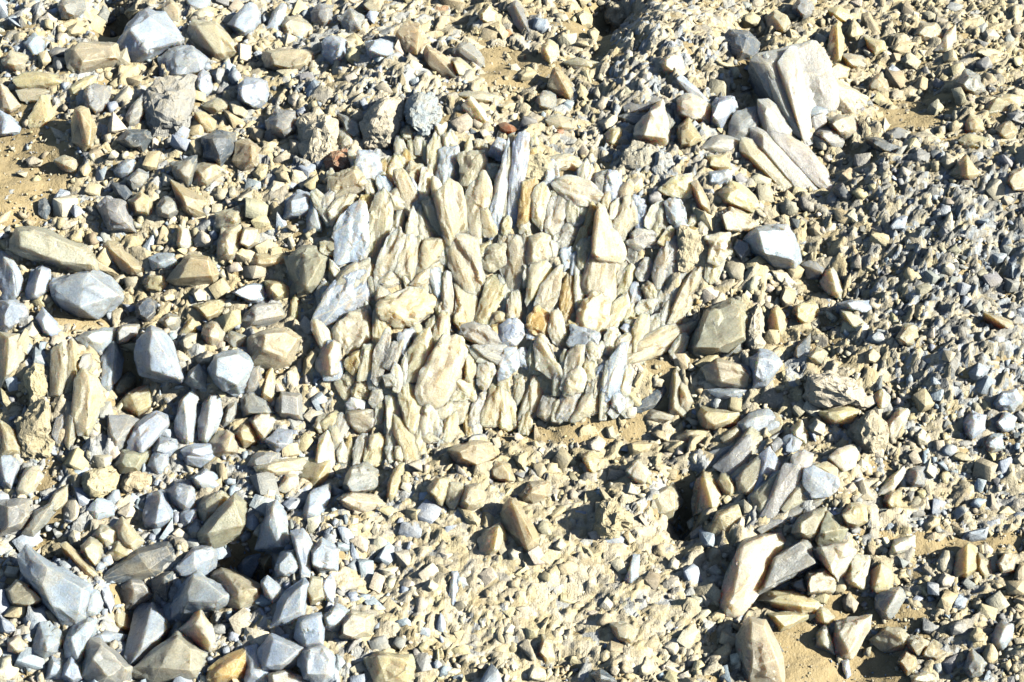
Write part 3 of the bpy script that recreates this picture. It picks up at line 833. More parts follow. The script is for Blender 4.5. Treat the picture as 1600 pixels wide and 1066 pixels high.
LEDGE_TILES[490, 540] = """
b 55,120 110,-40 190,-20 250,180 200,250 80,260 | 115,-20 185,0 215,200 80,240
y 250,120 300,70 400,30 390,170 340,230 280,180
oL 400,160 420,0 500,0 490,180 450,260 370,260
gL 490,240 510,30 590,-60 640,-80 590,180 540,290
d 590,150 640,-20 740,-40 720,80 660,180
g 570,250 640,230 700,280 680,340 600,330
c 230,270 280,200 340,230 350,300 280,330
c 330,380 370,300 490,340 490,400 430,470 340,440
W 275,480 310,430 410,470 400,540 290,540
g 460,460 490,360 570,360 580,440 520,510
oL 300,640 280,560 480,540 490,650 460,720 380,740 340,700
o 10,660 40,580 180,560 150,680 60,720
g 150,690 200,560 280,590 300,680 230,810 180,790
wL 10,1000 40,780 110,730 190,790 180,950 120,1066 0,1066
w 190,880 240,800 280,860 270,960 210,950
g 330,860 370,760 450,730 430,900 390,980 330,970
y 260,820 300,740 320,780 300,950 280,950
cL 430,930 450,760 560,740 600,800 560,960 450,970
wL 590,780 600,560 590,430 680,430 720,580 750,720 720,900 640,930 600,860
cL 700,420 760,330 880,360 870,560 850,740 800,720 740,560
w 690,340 720,180 770,60 780,240 760,330 700,390
cL 770,200 790,50 900,-110 960,-140 1000,-10 940,170 890,260 790,260
o 880,350 920,230 1010,-30 1090,-70 1220,-40 1280,40 1290,110 1220,250 1130,400 1070,465 980,450 920,420 | 940,240 1020,0 1210,-10 1250,90 1120,370 960,420
wL 870,620 890,400 1080,480 1040,580 1030,770 960,770 900,700
t 860,740 880,670 960,770 1020,770 960,800 880,790
c 1110,440 1160,340 1280,310 1290,440 1110,460
o 1080,470 1290,455 1300,530 1260,640 1180,680 1050,660 1040,570
c 1150,330 1200,270 1340,290 1330,440 1290,440 1280,310
t 1260,200 1270,50 1340,110 1360,200 1320,280 1260,270
w 1360,200 1380,120 1480,140 1520,210 1480,290 1420,350 1360,300
g 1330,0 1600,0 1600,130 1530,160 1420,90
gL 1290,590 1330,460 1440,350 1450,450 1400,600 1360,690 1290,660
cL 1400,610 1450,480 1480,310 1590,300 1600,620 1440,630
w 590,850 650,830 690,930 620,960
c 680,840 760,830 790,890 740,950 690,930
"""
LEDGE_TILES[780, 540] = """
b 0,260 0,20 140,30 160,160 100,230
b 140,130 160,30 230,10 300,140 250,190 170,170
wL 310,180 310,-60 350,-90 430,0 500,130 560,250 540,310 460,280 400,200 | 330,-50 400,60 520,260
w 550,380 560,250 660,180 720,270 700,370 620,400
oL 720,430 760,230 870,150 860,340 820,420 740,500
wL 840,560 860,300 890,150 960,150 980,260 940,370 900,560
oL 620,600 700,440 760,380 850,390 840,560 700,580
b 950,320 980,260 1040,230 1060,330 1010,390
b 930,500 940,370 1040,430 1030,510 1000,545
gL 320,560 360,420 500,400 480,590 400,600
gL 490,590 510,400 590,390 700,380 640,480 590,600
cL 0,640 0,330 40,320 110,420 150,640 80,680
oL 150,640 200,420 250,250 320,210 380,260 400,380 330,440 260,630
o 110,400 120,250 200,230 240,270 190,420 150,470
"""
# the two splayed clusters: origin, units per millimetre, cluster
FAN_TILES = {}
FAN_TILES[980, 60, 4.44, 'crystal_fan'] = """
pB 880,170 930,130 1060,190 1130,100 1300,40 1390,190 1420,440 1280,690 1240,700 1130,620 1000,400
pB 920,530 980,430 1130,630 1280,800 1420,1000 1400,1066 1200,1066 980,940 800,790
yL 865,160 910,170 990,400 1040,450 970,400 900,300
pL 890,150 930,130 960,190 1040,330 1000,400 960,360 900,220
pL 960,150 1060,190 1100,300 1130,420 1180,560 1240,700 1130,620 1040,450 1010,330
pL 1060,190 1130,100 1180,90 1210,250 1230,420 1270,580 1280,690 1230,710 1150,500
p 1170,70 1300,40 1360,80 1390,190 1370,280 1300,230 1230,200 1190,130
p 1190,220 1240,210 1330,260 1370,330 1340,430 1250,470 1220,380
b 1340,340 1390,320 1420,440 1370,480 1330,440
b 1250,480 1360,460 1430,470 1360,540 1290,540
pL 1270,580 1290,540 1360,520 1380,580 1310,640
pL 920,530 930,470 980,430 1030,470 1130,630 1080,700 980,650
pL 980,650 1080,680 1180,720 1280,800 1350,900 1420,1000 1400,1066 1300,1000 1150,850 1050,760
pL 1060,700 1130,630 1240,740 1330,850 1420,990 1350,930 1200,800
pL 880,720 920,640 980,670 1100,800 1250,960 1320,1066 1200,1066 1060,900 930,790
oL 800,790 880,720 950,800 1080,930 1190,1066 1100,1066 980,940 900,860
g 720,590 760,510 890,490 930,520 910,640 860,710 740,700 710,660
g 510,765 620,680 740,690 860,720 790,780 650,790
"""
FAN_TILES[1060, 630, 5.33, 'grey_crystal_fan'] = """
pB 610,770 820,590 960,540 1130,530 1310,630 1270,770 1000,940 720,1066 690,1040
oB 300,520 520,310 650,70 830,120 840,190 700,400 440,600
b 510,170 650,70 740,50 830,120 840,190 720,280 680,260 560,240
t 360,290 440,210 510,170 560,240 510,320 420,360
gL 170,490 290,400 430,360 440,400 330,510 250,530
gL 300,520 420,420 520,310 590,290 600,420 520,540 440,600 380,560
oL 520,310 560,250 680,260 690,330 640,420 560,480
wL 640,410 690,320 830,260 780,330 700,400
oL 490,620 600,500 690,440 760,470 700,600 610,740 510,740
bL 680,440 740,390 840,510 800,600 700,680 630,740 660,640 760,480
oL 610,770 720,670 820,590 830,660 760,800 690,900 640,850
pL 690,930 760,800 830,620 880,530 960,540 1010,620 960,720 880,830 780,960 700,960
oL 870,870 960,730 1040,620 1090,680 1110,770 1010,840 900,900
b 1050,680 1060,560 1130,530 1310,630 1310,720 1250,770 1120,770
pL 690,1040 800,940 960,870 1110,780 1270,770 1200,830 1000,940 830,1010 720,1066
p 940,520 960,440 1040,400 1120,430 1100,530 1060,600 1010,590
t 1140,520 1240,490 1320,540 1320,620 1220,580
w 1270,450 1340,380 1450,350 1490,420 1470,520 1380,560
b 870,390 880,290 950,260 1020,330 1000,380 900,430
g 760,340 830,290 880,320 870,400 810,430
"""
# ---------------------------------------------------------------- the ground: one sheet, fine where the stones lie
def ground():
    def axis(lo, hi, step):
        core = np.arange(lo, hi + 1e-6, step)
        out = [step]
        while sum(out) < 60: out.append(out[-1] * 1.35)
        ext = np.cumsum(out)
        return np.concatenate([lo - ext[::-1], core, hi + ext])
    xs = axis(-1.3, 1.3, 0.010); ys = axis(-1.0, 1.3, 0.010)
    X, Y = np.meshgrid(xs, ys)
    Z = height(X, Y)
    for i in range(22):
        th = RNG.uniform(0, 6.28); k = 2 * math.pi / RNG.uniform(0.018, 0.06)
        Z += 0.0005 * np.sin(k * (math.cos(th) * X + math.sin(th) * Y) + RNG.uniform(0, 6.28))
    far = np.clip((np.hypot(X, Y) - 2.2) / 4, 0, 1)
    Z = Z * (1 - far)
    V = np.stack([X, Y, Z], -1).reshape(-1, 3)
    nx, ny = len(xs), len(ys)
    idx = np.arange(nx * ny).reshape(ny, nx)
    a, b, c, d = idx[:-1, :-1].ravel(), idx[:-1, 1:].ravel(), idx[1:, 1:].ravel(), idx[1:, :-1].ravel()
    me = np_mesh('ground', V, np.concatenate([np.stack([a, b, c], -1), np.stack([a, c, d], -1)]))
    me.polygons.foreach_set('use_smooth', np.ones(len(me.polygons), bool))
    me.materials.append(MAT_SAND)
    link('ground', me, kind='structure', label='tan desert sand showing between the broken crystals')
ground()

# ---------------------------------------------------------------- read the survey
class Stone: pass
STONES = []
for (tx, ty, *more), text in list(TILES.items()) + list(LEDGE_TILES.items()) + list(FAN_TILES.items()):
    close = tx > 9
    ox, oy = (tx, ty) if close else ((0, 530, 1060)[tx], (0, 353, 706)[ty])
    unit = 5.33 if close else 2.961
    cluster = 'calcite_outcrop' if close else ''
    if more: unit, cluster = more
    for line in text.strip().split('\n'):
        if line[0] == '@': cluster = line[1:]; continue
        s = Stone(); s.cluster = cluster; s.label = s.short = None
        if '#' in line:
            line, lab = line.split('#'); s.label, s.short = [q.strip() for q in lab.split('~')]
        head, *rest = line.split('|')
        code, *pts = head.split()
        s.code, s.flags = code[0], code[1:]
        P = lambda q: np.array([[float(w) for w in p.split(',')] for p in q]) / unit + (ox, oy)
        s.out = P(pts)
        s.inner = P(rest[0].split()) if rest else None
        s.c = s.out.mean(0)
        x, y = s.out[:, 0], s.out[:, 1]
        s.area = 0.5 * abs(np.dot(x, np.roll(y, 1)) - np.dot(y, np.roll(x, 1)))
        STONES.append(s)

def on_plane(uv, origin, n):
    d = ray(uv[:, 0], uv[:, 1])
    t = ((origin - CAM) @ n) / (d @ n)
    return CAM + d * t[:, None]

def chips(p, cell, rnd):
    """fracture planes: every cell of a jittered lattice is a plane with its own offset and slope"""
    r = np.random.default_rng(rnd.randrange(1 << 30))
    J = r.random((16, 16, 16, 3)); Hh = r.normal(0, .5, (16, 16, 16)); Sl = r.normal(0, .9, (16, 16, 16, 3))
    g = p / cell + r.uniform(0, 50, 3)
    i0 = np.floor(g).astype(int)
    acc = np.zeros(len(p)); out = np.zeros(len(p))
    for a in (-1, 0, 1):
        for b in (-1, 0, 1):
            for c in (-1, 0, 1):
                k = i0 + (a, b, c); m = k % 16
                off = g - k - J[m[:, 0], m[:, 1], m[:, 2]]
                dd = (off * off).sum(1)
                val = Hh[m[:, 0], m[:, 1], m[:, 2]] + (Sl[m[:, 0], m[:, 1], m[:, 2]] * off).sum(1)
                w = np.exp(-55 * dd)
                acc += w; out += w * val
    return out / (acc + 1e-12)

def build_stone(s):
    """a solid broken stone: outline resting on the ground, facets raised on its exposed side, body sunk into the sand"""
    rnd = random.Random(int(s.c[0] * 131 + s.c[1] * 17))
    out = s.out
    # principal axis of the outline
    q = out - s.c
    w, V = np.linalg.eigh(q.T @ q)
    ax = V[:, 1]
    if ax[1] > 0: ax = -ax
    la = np.ptp(q @ ax); wi = np.ptp(q @ V[:, 0])
    low = out[np.argmax(out[:, 1])]
    base_uv = s.c * 0.25 + low * 0.75
    G = ground_at(base_uv[0], base_uv[1])
    tn = normal_at(G[0], G[1])
    tocam = (CAM - G) / np.linalg.norm(CAM - G)
    k = 0.55
    if s.cluster: k = 0.75
    if 'U' in s.flags: k = 1.2
    side = np.array([rnd.uniform(-.05, .45), rnd.uniform(-.10, .12), 0])
    n = tn + k * tocam + side
    n /= np.linalg.norm(n)
    lift = -0.004 if 'B' in s.flags else 0.10 * wi / 1000 + (0.003 if not s.cluster else 0.007)
    grow = 1.12 if not s.cluster else 1.07
    if s.c[0] < 540 and s.c[1] > 720: grow = 1.18
    if 'fan' in s.cluster: grow = 1.14
    out = s.c + (out - s.c) * grow
    if s.cluster == 'calcite_outcrop':
        lift += rnd.uniform(-.002, .005)
        t = (out - s.c) @ ax
        out = out - np.outer(np.where(t < 0, -t * .22, 0), ax)
    mid = []
    for p0, p1 in zip(out, np.roll(out, -1, 0)):
        mid.append(p0)
        e = p1 - p0
        if np.hypot(*e) > 9:
            f0 = rnd.uniform(.3, .7); mid.append(p0 + e * f0 + np.array([-e[1], e[0]]) * rnd.uniform(-.09, .09))
    out = np.array(mid)
    G = G + n * lift
    ring = on_plane(out, G, n)
    size = wi / 1000.0
    h = size * (0.56 if not s.cluster else 0.13 if s.cluster == 'calcite_outcrop' else 0.08 if 'B' in s.flags else 0.17 if 'fan' in s.cluster else 0.42) * rnd.uniform(.85, 1.25)
    if s.cluster == 'calcite_outcrop' and s.code in 'td': h *= 1.5
    pts = [tuple(p) for p in ring]
    if s.inner is not None:
        off = G + n * h
        for p in on_plane(s.inner, off, n): pts.append(tuple(p))
    else:
        c2 = s.c + np.array([rnd.uniform(-.14, .14), rnd.uniform(-.14, .10)]) * wi
        f = rnd.uniform(.45, .78)
        n2 = n + np.array([rnd.uniform(-.25, .5), rnd.uniform(-.35, .2), 0]); n2 /= np.linalg.norm(n2)
        off = on_plane(c2[None], G + n * h, n)[0]
        m = len(out)
        step = 1 if m < 6 else 2
        st = rnd.randrange(2)
        sel = out[st::step] if rnd.random() < .75 else out[[rnd.randrange(m), rnd.randrange(m)]]
        sel = c2 + (sel - c2) * f * np.array([[rnd.uniform(.8, 1.15)] for _ in sel])
        top = on_plane(sel, off, n2)
        for p in top:
            dd = float((p - G) @ n)
            if dd < 0.15 * h: p = p + n * (0.15 * h - dd)
            pts.append(tuple(p))
    for _ in range(rnd.randrange(1, 4)):        # extra fracture planes
        j = rnd.randrange(len(pts)); i = rnd.randrange(len(pts))
        pa, pb = np.array(pts[i]), np.array(pts[j])
        pts.append(tuple(pa * .5 + pb * .5 + n * h * rnd.uniform(.05, .45)))
    if 'L' in s.flags and s.cluster:            # ragged pointed tip
        tip = s.c + ax * (la * rnd.uniform(.50, .66)) + V[:, 0] * wi * rnd.uniform(-.3, .3)
        pts.append(tuple(on_plane(tip[None], G + n * h * rnd.uniform(0, .6), n)[0]))
    cen = ring.mean(0)
    sink = 0.55 * size
    for p in ring:
        b = cen + (p - cen) * 0.84
        b = b - n * sink * rnd.uniform(.7, 1.1)
        b[2] = min(b[2], float(height(b[0], b[1])) - 0.006)
        pts.append(tuple(b))
    bm = bmesh.new()
    for p in pts: bm.verts.new(p)
    r = bmesh.ops.convex_hull(bm, input=bm.verts)
    junk = [e for e in bm.verts if not e.link_faces]
    bmesh.ops.delete(bm, geom=junk, context='VERTS')
    bmesh.ops.dissolve_limit(bm, angle_limit=math.radians(5), verts=bm.verts, edges=bm.edges)
    rough = 'R' in s.flags
    fl = bm.faces.layers.float.new('facet'); el = bm.faces.layers.float.new('worn')
    for f in bm.faces: f[fl] = rnd.uniform(-1, 1)
    off_b = min(0.004, size * (0.06 if rough else 0.022 if s.cluster == 'calcite_outcrop' else 0.018))
    bv = bmesh.ops.bevel(bm, geom=list(bm.edges), offset=off_b, segments=1, affect='EDGES', clamp_overlap=True)
    for f in bv['faces']: f[el] = 1.0; f[fl] = 0.0
    bmesh.ops.triangulate(bm, faces=bm.faces)
    # chipped, uneven surfaces: subdivide, then break the faces into small fracture planes
    tgt = max(0.0042, size * (0.105 if not rough else 0.085))
    if s.cluster == 'calcite_outcrop': tgt = max(0.0034, size * 0.09)
    for _ in range(5):
        es = [e for e in bm.edges if e.calc_length() > tgt * 1.5]
        if not es or len(bm.verts) > 1800: break
        bmesh.ops.subdivide_edges(bm, edges=es, cuts=1, use_grid_fill=False)
        bmesh.ops.triangulate(bm, faces=[f for f in bm.faces if len(f.verts) > 3])
    bm.normal_update()
    co = np.array([v.co[:] for v in bm.verts]); no = np.array([v.normal[:] for v in bm.verts])
    A0 = on_plane(np.stack([s.c, s.c + ax * 10]), G, n); yd = A0[1] - A0[0]; yd /= np.linalg.norm(yd)
    fr = np.stack([np.cross(yd, n), yd, n], -1)
    q = (co @ fr) / size
    blade_like = 'L' in s.flags or la > 1.6 * wi
    st = np.array([1, .38 if blade_like else .8, 1])
    if rough:
        d = .075 * chips(q, .55, rnd) + .04 * chips(q, .25, rnd) + .02 * chips(q, .13, rnd)
    else:
        ka = .036 if (s.c[0] < 540 and s.c[1] > 500) else .028 if 'fan' in s.cluster else .075 if s.cluster == 'calcite_outcrop' else .044
        d = ka * chips(q * st, .6, rnd) + .45 * ka * chips(q * st, .25, rnd)
    d = np.clip(d, -.14, .08)
    co = co + no * (d * size)[:, None]
    for v, p in zip(bm.verts, co): v.co = p
    bmesh.ops.recalc_face_normals(bm, faces=bm.faces)
    me = bpy.data.meshes.new('stone')
    org = Vector(ring.mean(0)); org.z = float(height(org.x, org.y))
    s.org = org
    for v in bm.verts: v.co -= org
    bm.faces.ensure_lookup_table()
    facet = np.array([f[fl] for f in bm.faces]); worn = np.array([f[el] for f in bm.faces])
    bm.faces.layers.float.remove(fl); bm.faces.layers.float.remove(bm.faces.layers.float['worn'])
    bm.to_mesh(me); bm.free()
    me.polygons.foreach_set('use_smooth', np.ones(len(me.polygons), bool))
    me.set_sharp_from_angle(angle=math.radians(18))
    # stone coordinates: x across, y along the long axis, z through
    A = on_plane(np.stack([s.c, s.c + ax * 10]), G, n); ydir = A[1] - A[0]; ydir /= np.linalg.norm(ydir)
    xdir = np.cross(ydir, n)
    co = np.empty(len(me.vertices) * 3, np.float32); me.vertices.foreach_get('co', co); co = co.reshape(-1, 3)
    loc = np.stack([co @ xdir, co @ ydir, co @ n], -1) + np.array([rnd.uniform(0, 9), rnd.uniform(0, 9), rnd.uniform(0, 9)])
    base = np.array(PAL[s.code]) * rnd.uniform(.9, 1.1)
    base = base * np.array([rnd.uniform(.97, 1.03), 1, rnd.uniform(.95, 1.05)])
    if s.cluster == 'calcite_outcrop' and s.code not in 'by': base = base * .75 + np.array([0.78, 0.70, 0.50]) * .25
    tint = base[None] * (1 + 0.13 * facet[:, None] * np.array([[1.0, 0.95, 0.8]]))
    wf = (0.4 if s.cluster == 'calcite_outcrop' else 0.2 if s.code in 'bgdv' else 0.35) * worn[:, None]
    tint = tint * (1 - wf) + np.array([[0.84, 0.75, 0.54]]) * wf
    set_attrs(me, loc, tint)
    blade = 'L' in s.flags or (s.cluster and la > 1.35 * wi)
    me.materials.append(MAT_CRUST if rough else MAT_BLADE if blade and 'fan' not in s.cluster else MAT_CRYSTAL)
    s.elong = la / max(wi, 1)
    return me

# ---------------------------------------------------------------- plan masks: surveyed stones, sand, pits
MASK = np.zeros((1400, 2000), bool)     # where a surveyed stone lies (offset 200, 150)
VV, UU = np.mgrid[0:1400, 0:2000]
def fill_poly(mask, poly, shrink=1.0):
    c = poly.mean(0); poly = c + (poly - c) * shrink
    u0, v0 = np.floor(poly.min(0)).astype(int) + (200, 150); u1, v1 = np.ceil(poly.max(0)).astype(int) + (200, 150)
    u0, v0 = max(u0, 0), max(v0, 0)
    sub = np.zeros((max(v1 - v0, 0), max(u1 - u0, 0)), bool)
    if not sub.size: return
    gu = UU[v0:v1, u0:u1] - 200 + .5; gv = VV[v0:v1, u0:u1] - 150 + .5
    sub = np.zeros(gu.shape, bool)
    for (x1, y1), (x2, y2) in zip(poly, np.roll(poly, -1, 0)):
        if y1 == y2: continue
        sub ^= ((y1 > gv) != (y2 > gv)) & (gu < (x2 - x1) * (gv - y1) / (y2 - y1) + x1)
    mask[v0:v1, u0:u1] |= sub
for s in STONES: fill_poly(MASK, s.out, 0.93)
SAND = np.zeros(MASK.shape, bool); HALF = np.zeros(MASK.shape, bool)
for poly in ([(1205, 985), (1260, 962), (1300, 1000), (1345, 1000), (1400, 1030), (1420, 1066), (1440, 1140), (1190, 1140)],
             [(1285, 925), (1345, 930), (1352, 962), (1290, 968)], [(1420, 850), (1600, 835), (1600, 850), (1440, 868)]):
    fill_poly(SAND, np.array(poly, float))
for poly in ([(-40, 195), (60, 210), (118, 232), (128, 262), (105, 300), (80, 345), (-40, 365)], [(1345, 935), (1440, 945), (1470, 990), (1370, 985)],
             [(1365, 165), (1495, 140), (1490, 195), (1400, 218)], [(765, 668), (880, 652), (1005, 648), (1030, 690), (900, 695), (790, 688)],
             [(1005, 545), (1085, 545), (1080, 585), (1010, 590)], [(75, 440), (150, 455), (195, 480), (130, 518), (85, 505)],
             [(1310, 208), (1372, 230), (1368, 258), (1320, 248)], [(740, 65), (850, 85), (875, 130), (760, 142)], [(60, 715), (95, 715), (90, 795), (55, 790)],
             [(20, 140), (110, 195), (80, 230), (0, 215)]):
    fill_poly(HALF, np.array(poly, float))

LEDGE_POLY = np.array([(520, 250), (600, 232), (700, 218), (830, 212), (900, 250), (960, 300), (1060, 330), (1140, 360), (1120, 430), (1060, 480), (1080, 545),
    (980, 560), (985, 635), (900, 650), (800, 660), (690, 680), (640, 712), (560, 722), (500, 680), (525, 600), (500, 520), (520, 420), (500, 330)], float)
LEDGE = np.zeros(MASK.shape, bool); fill_poly(LEDGE, LEDGE_POLY)
PIT = np.zeros(MASK.shape, bool)
for poly in ([(335, 865), (420, 822), (415, 850), (395, 880), (345, 890)], [(30, 850), (90, 800), (120, 795), (70, 860), (40, 870)], [(190, 560), (222, 545), (218, 610), (195, 610)],
             [(1058, 745), (1086, 740), (1084, 812), (1062, 812)], [(150, 50), (200, 30), (190, 80), (180, 90)], [(880, 25), (945, 15), (950, 70), (900, 60)],
             [(1155, 95), (1178, 90), (1185, 130), (1160, 130)], [(170, 910), (200, 915), (200, 950), (175, 945)], [(1020, 650), (1050, 590), (1070, 640)]):
    fill_poly(PIT, np.array(poly, float))
# upright splinters that fill the ledge between the surveyed crystals
def ledge_fill():
    rnd = random.Random(5)
    m = MASK.copy(); added = 0
    for tries in range(9000):
        u = rnd.uniform(490, 1150); v = rnd.uniform(205, 730)
        iu, iv = int(u + 200), int(v + 150)
        if not LEDGE[iv, iu] or m[iv, iu]: continue
        w = rnd.uniform(11, 26); l = w * rnd.uniform(1.3, 3.2)
        a = math.radians((u - 800) / 350 * 22 + rnd.uniform(-16, 16))
        ca, sa = math.cos(a), math.sin(a)
        pts = [(-.5, .45), (-.52, -.25), (-.2, -.52), (.3, -.5), (.5, -.2), (.48, .4), (.1, .52)]
        pts = [(x * w * rnd.uniform(.85, 1.1), y * l * rnd.uniform(.85, 1.1)) for x, y in pts]
        out = np.array([(u + x * ca - y * sa, v + x * sa + y * ca) for x, y in pts])
        cov = m[(out[:, 1] + 150).astype(int), (out[:, 0] + 200).astype(int)].sum()
        if cov > 4: continue
        s = Stone(); s.cluster = 'calcite_outcrop'; s.label = s.short = None; s.inner = None
        s.code = rnd.choice('cccwwwooobgty'); s.flags = 'L' if rnd.random() < .7 else ''
        s.out = out; s.c = out.mean(0); s.area = w * l
        STONES.append(s); fill_poly(m, out, .95); added += 1
        if added >= 110: break
ledge_fill()

singles = [s for s in STONES if not s.cluster]
singles.sort(key=lambda s: (s.label is None, -s.area))
MAX_THINGS = 300
for i, s in enumerate(singles): s.thing = i < MAX_THINGS
for s in STONES:
    s.mesh = build_stone(s)

# ---------------------------------------------------------------- crystal clusters grown in place: thing > crystals
CLUSTERS = {
    'calcite_outcrop': ('broad ledge of fused upright pale calcite crystals in the middle of the slope', 'crystal outcrop', 'crystal_blade'),
    'crystal_fan': ('splayed fan of long striated whitish crystals lying at a slant', 'crystal cluster', 'crystal_blade'),
    'standing_crystal_row': ('row of upright grey and tan crystals standing like teeth', 'crystal cluster', 'crystal_blade'),
    'grey_crystal_fan': ('fan of grey-brown crystals with pale blue tips spreading upwards', 'crystal cluster', 'crystal_blade'),
    'blue_block_pavement': ('tight-fitting patch of pale blue blocks with thin dark seams', 'crystal cluster', 'crystal_block'),
}
def matrix_rock(root, org):
    """the crumbly cream rock the ledge crystals are set in"""
    us = np.arange(440, 1220, 5.0); vs_ = np.arange(150, 780, 5.0)
    U, Vg = np.meshgrid(us, vs_)
    G = ground_at(U, Vg)
    ins = LEDGE[(Vg + 150).astype(int), (U + 200).astype(int)].astype(float)
    for _ in range(5):
        q = np.pad(ins, 1, mode='edge'); ins = (q[:-2, 1:-1] + q[2:, 1:-1] + q[1:-1, :-2] + q[1:-1, 2:] + 2 * q[1:-1, 1:-1]) / 6
    dz = np.array([mnoise.noise(Vector(p) * 22) + .7 * abs(mnoise.noise(Vector(p) * 55)) + .5 * mnoise.noise(Vector(p) * 120) for p in G.reshape(-1, 3)]).reshape(U.shape)
    G[..., 2] += ins * (0.0035 + 0.007 * dz) - (1 - ins) * 0.012
    ny, nx = U.shape
    idx = np.arange(nx * ny).reshape(ny, nx)
    a, b, c, d = idx[:-1, :-1].ravel(), idx[:-1, 1:].ravel(), idx[1:, 1:].ravel(), idx[1:, :-1].ravel()
    me = np_mesh('matrix_rock', G.reshape(-1, 3) - np.array(org), np.concatenate([np.stack([a, c, b], -1), np.stack([a, d, c], -1)]))
    set_attrs(me, G.reshape(-1, 3), np.array([[0.76, 0.62, 0.36]]))
    me.materials.append(MAT_MATRIX)
    link('matrix_rock', me, root)

for cl, (label, cat, part) in CLUSTERS.items():
    mem = [s for s in STONES if s.cluster == cl]
    org = sum((s.org for s in mem), Vector()) / len(mem)
    org.z = min(s.org.z for s in mem)
    root = link(cl, None, label=label, category=cat)
    root.location = org
    root.empty_display_size = 0.1
    if cl == 'calcite_outcrop': matrix_rock(root, org)
    for s in mem:
        s.mesh.name = part
        o = link(part, s.mesh, root)
        o.location = s.org - org

# ---------------------------------------------------------------- single stones
COLOR_WORD = {'b': 'pale blue-grey', 'g': 'grey', 'd': 'dark slate', 'c': 'cream', 't': 'tan', 'w': 'whitish', 'W': 'white', 'o': 'khaki',
              'v': 'olive', 'r': 'rust-red', 'y': 'amber', 'p': 'pale grey'}
MARKS = [(s.short, s.c) for s in singles if s.short] + [
    ('splayed crystal fan', np.array([1210, 190])), ('row of standing crystals', np.array([150, 640])),
    ('grey crystal fan', np.array([1230, 745])), ('tight blue block patch', np.array([490, 985])),
    ('bare sand patch', np.array([1310, 1035])), ('sandy hollow by the edge', np.array([45, 270])),
]
def side_word(d):
    a = math.degrees(math.atan2(-d[1], d[0])) % 360
    return ['to the right of', 'up and right of', 'above', 'up and left of', 'to the left of', 'down and left of', 'below', 'down and right of'][int((a + 22.5) // 45) % 8]
used = set(s.label for s in singles if s.label)
def auto_label(s):
    size = 'small' if s.area < 420 else 'middling' if s.area < 900 else 'large' if s.area < 1700 else 'very large'
    shape = 'splinter' if s.elong > 2.4 else 'elongated shard' if s.elong > 1.75 else 'angular shard' if s.elong > 1.35 else 'blocky stone'
    near = sorted(MARKS, key=lambda m: np.hypot(*(m[1] - s.c)))
    for name, c in near[:4]:
        l = f'{size} {COLOR_WORD[s.code]} {shape} {side_word(s.c - c)} the {name}'
        if l not in used: break
    if l in used:
        l = f'{size} {COLOR_WORD[s.code]} {shape} between the {near[0][0]} and the {near[1][0]}'
    used.add(l)
    return l
loose = []
for s in singles:
    if not s.thing: loose.append(s); continue
    name = 'rust_rock' if s.code == 'r' else 'crusted_rock' if 'R' in s.flags else 'crystal_shard' if s.elong > 1.5 else 'crystal_block'
    s.mesh.name = name
    o = link(name, s.mesh, label=s.label or auto_label(s), category='rock' if s.code == 'r' or 'R' in s.flags else 'crystal',
             group='loose broken stones on the slope')
    o.location = s.org

# ---------------------------------------------------------------- rubble and gravel: nobody could count it
ZONES = [  # u, v, ru, rv, palette weights, size, amount
    (200, 150, 300, 200, dict(c=4, o=2.5, b=4, g=1, t=.7, w=3, d=.4), .9, 1.05),
    (250, 420, 300, 140, dict(c=5, o=3, b=1, g=.6, t=1.5, w=2), .9, 1.05),
    (600, 150, 150, 100, dict(b=4, w=6, g=.4, o=.7), .65, .9),
    (1040, 120, 90, 90, dict(b=4, w=6, g=1.2, d=.4), .55, .5),
    (800, 90, 110, 90, dict(c=3, o=3, t=2, g=1, w=1, r=.25), .65, .95),
    (1010, 240, 100, 50, dict(g=2, b=2, w=3, o=1), .5, 1.3),
    (1400, 90, 260, 140, dict(c=5, t=2.5, o=4, g=1, w=2, d=.2), .75, 1.2),
    (1490, 420, 150, 180, dict(g=4, d=1.3, b=3, w=2, o=2), .56, 1.0),
    (1320, 420, 70, 150, dict(o=3, c=3, g=1.5, d=.7, t=1.5, w=1.5), .6, 1.2),
    (1500, 720, 160, 120, dict(o=2.5, g=2, b=2.5, c=2.5, w=3), .62, 1.4),
    (1300, 620, 110, 130, dict(c=5, w=4, o=3, b=.8, t=1), .65, 1.2),
    (1450, 950, 190, 130, dict(c=4, o=3, g=1.8, b=1.6, t=1.5, w=1.5, d=.4), .7, 1.15),
    (820, 900, 270, 170, dict(c=6, w=7, o=2, b=.8, g=.5, t=.4), .62, .95),
    (920, 730, 200, 60, dict(c=5, o=3, t=1.5, b=.8, g=.6, w=2), .65, 1.1),
    (230, 920, 250, 170, dict(b=7, w=3, g=1.3, c=1.2, o=.6), .85, 1.15),
    (380, 680, 170, 100, dict(b=4, w=3, o=1.5, c=2, g=.6), .8, 1.1),
    (800, 430, 260, 180, dict(c=4, w=5, o=3, y=.3), .8, 1.1),
]
PKEYS = list(PAL)
def zone_of(u, v):
    W = np.stack([np.exp(-((u - z[0]) / z[2]) ** 2 - ((v - z[1]) / z[3]) ** 2) + 1e-9 for z in ZONES], -1)
    W /= W.sum(-1, keepdims=True)
    pick = (W.cumsum(-1) > RNG.random(len(u))[:, None]).argmax(-1)
    return pick

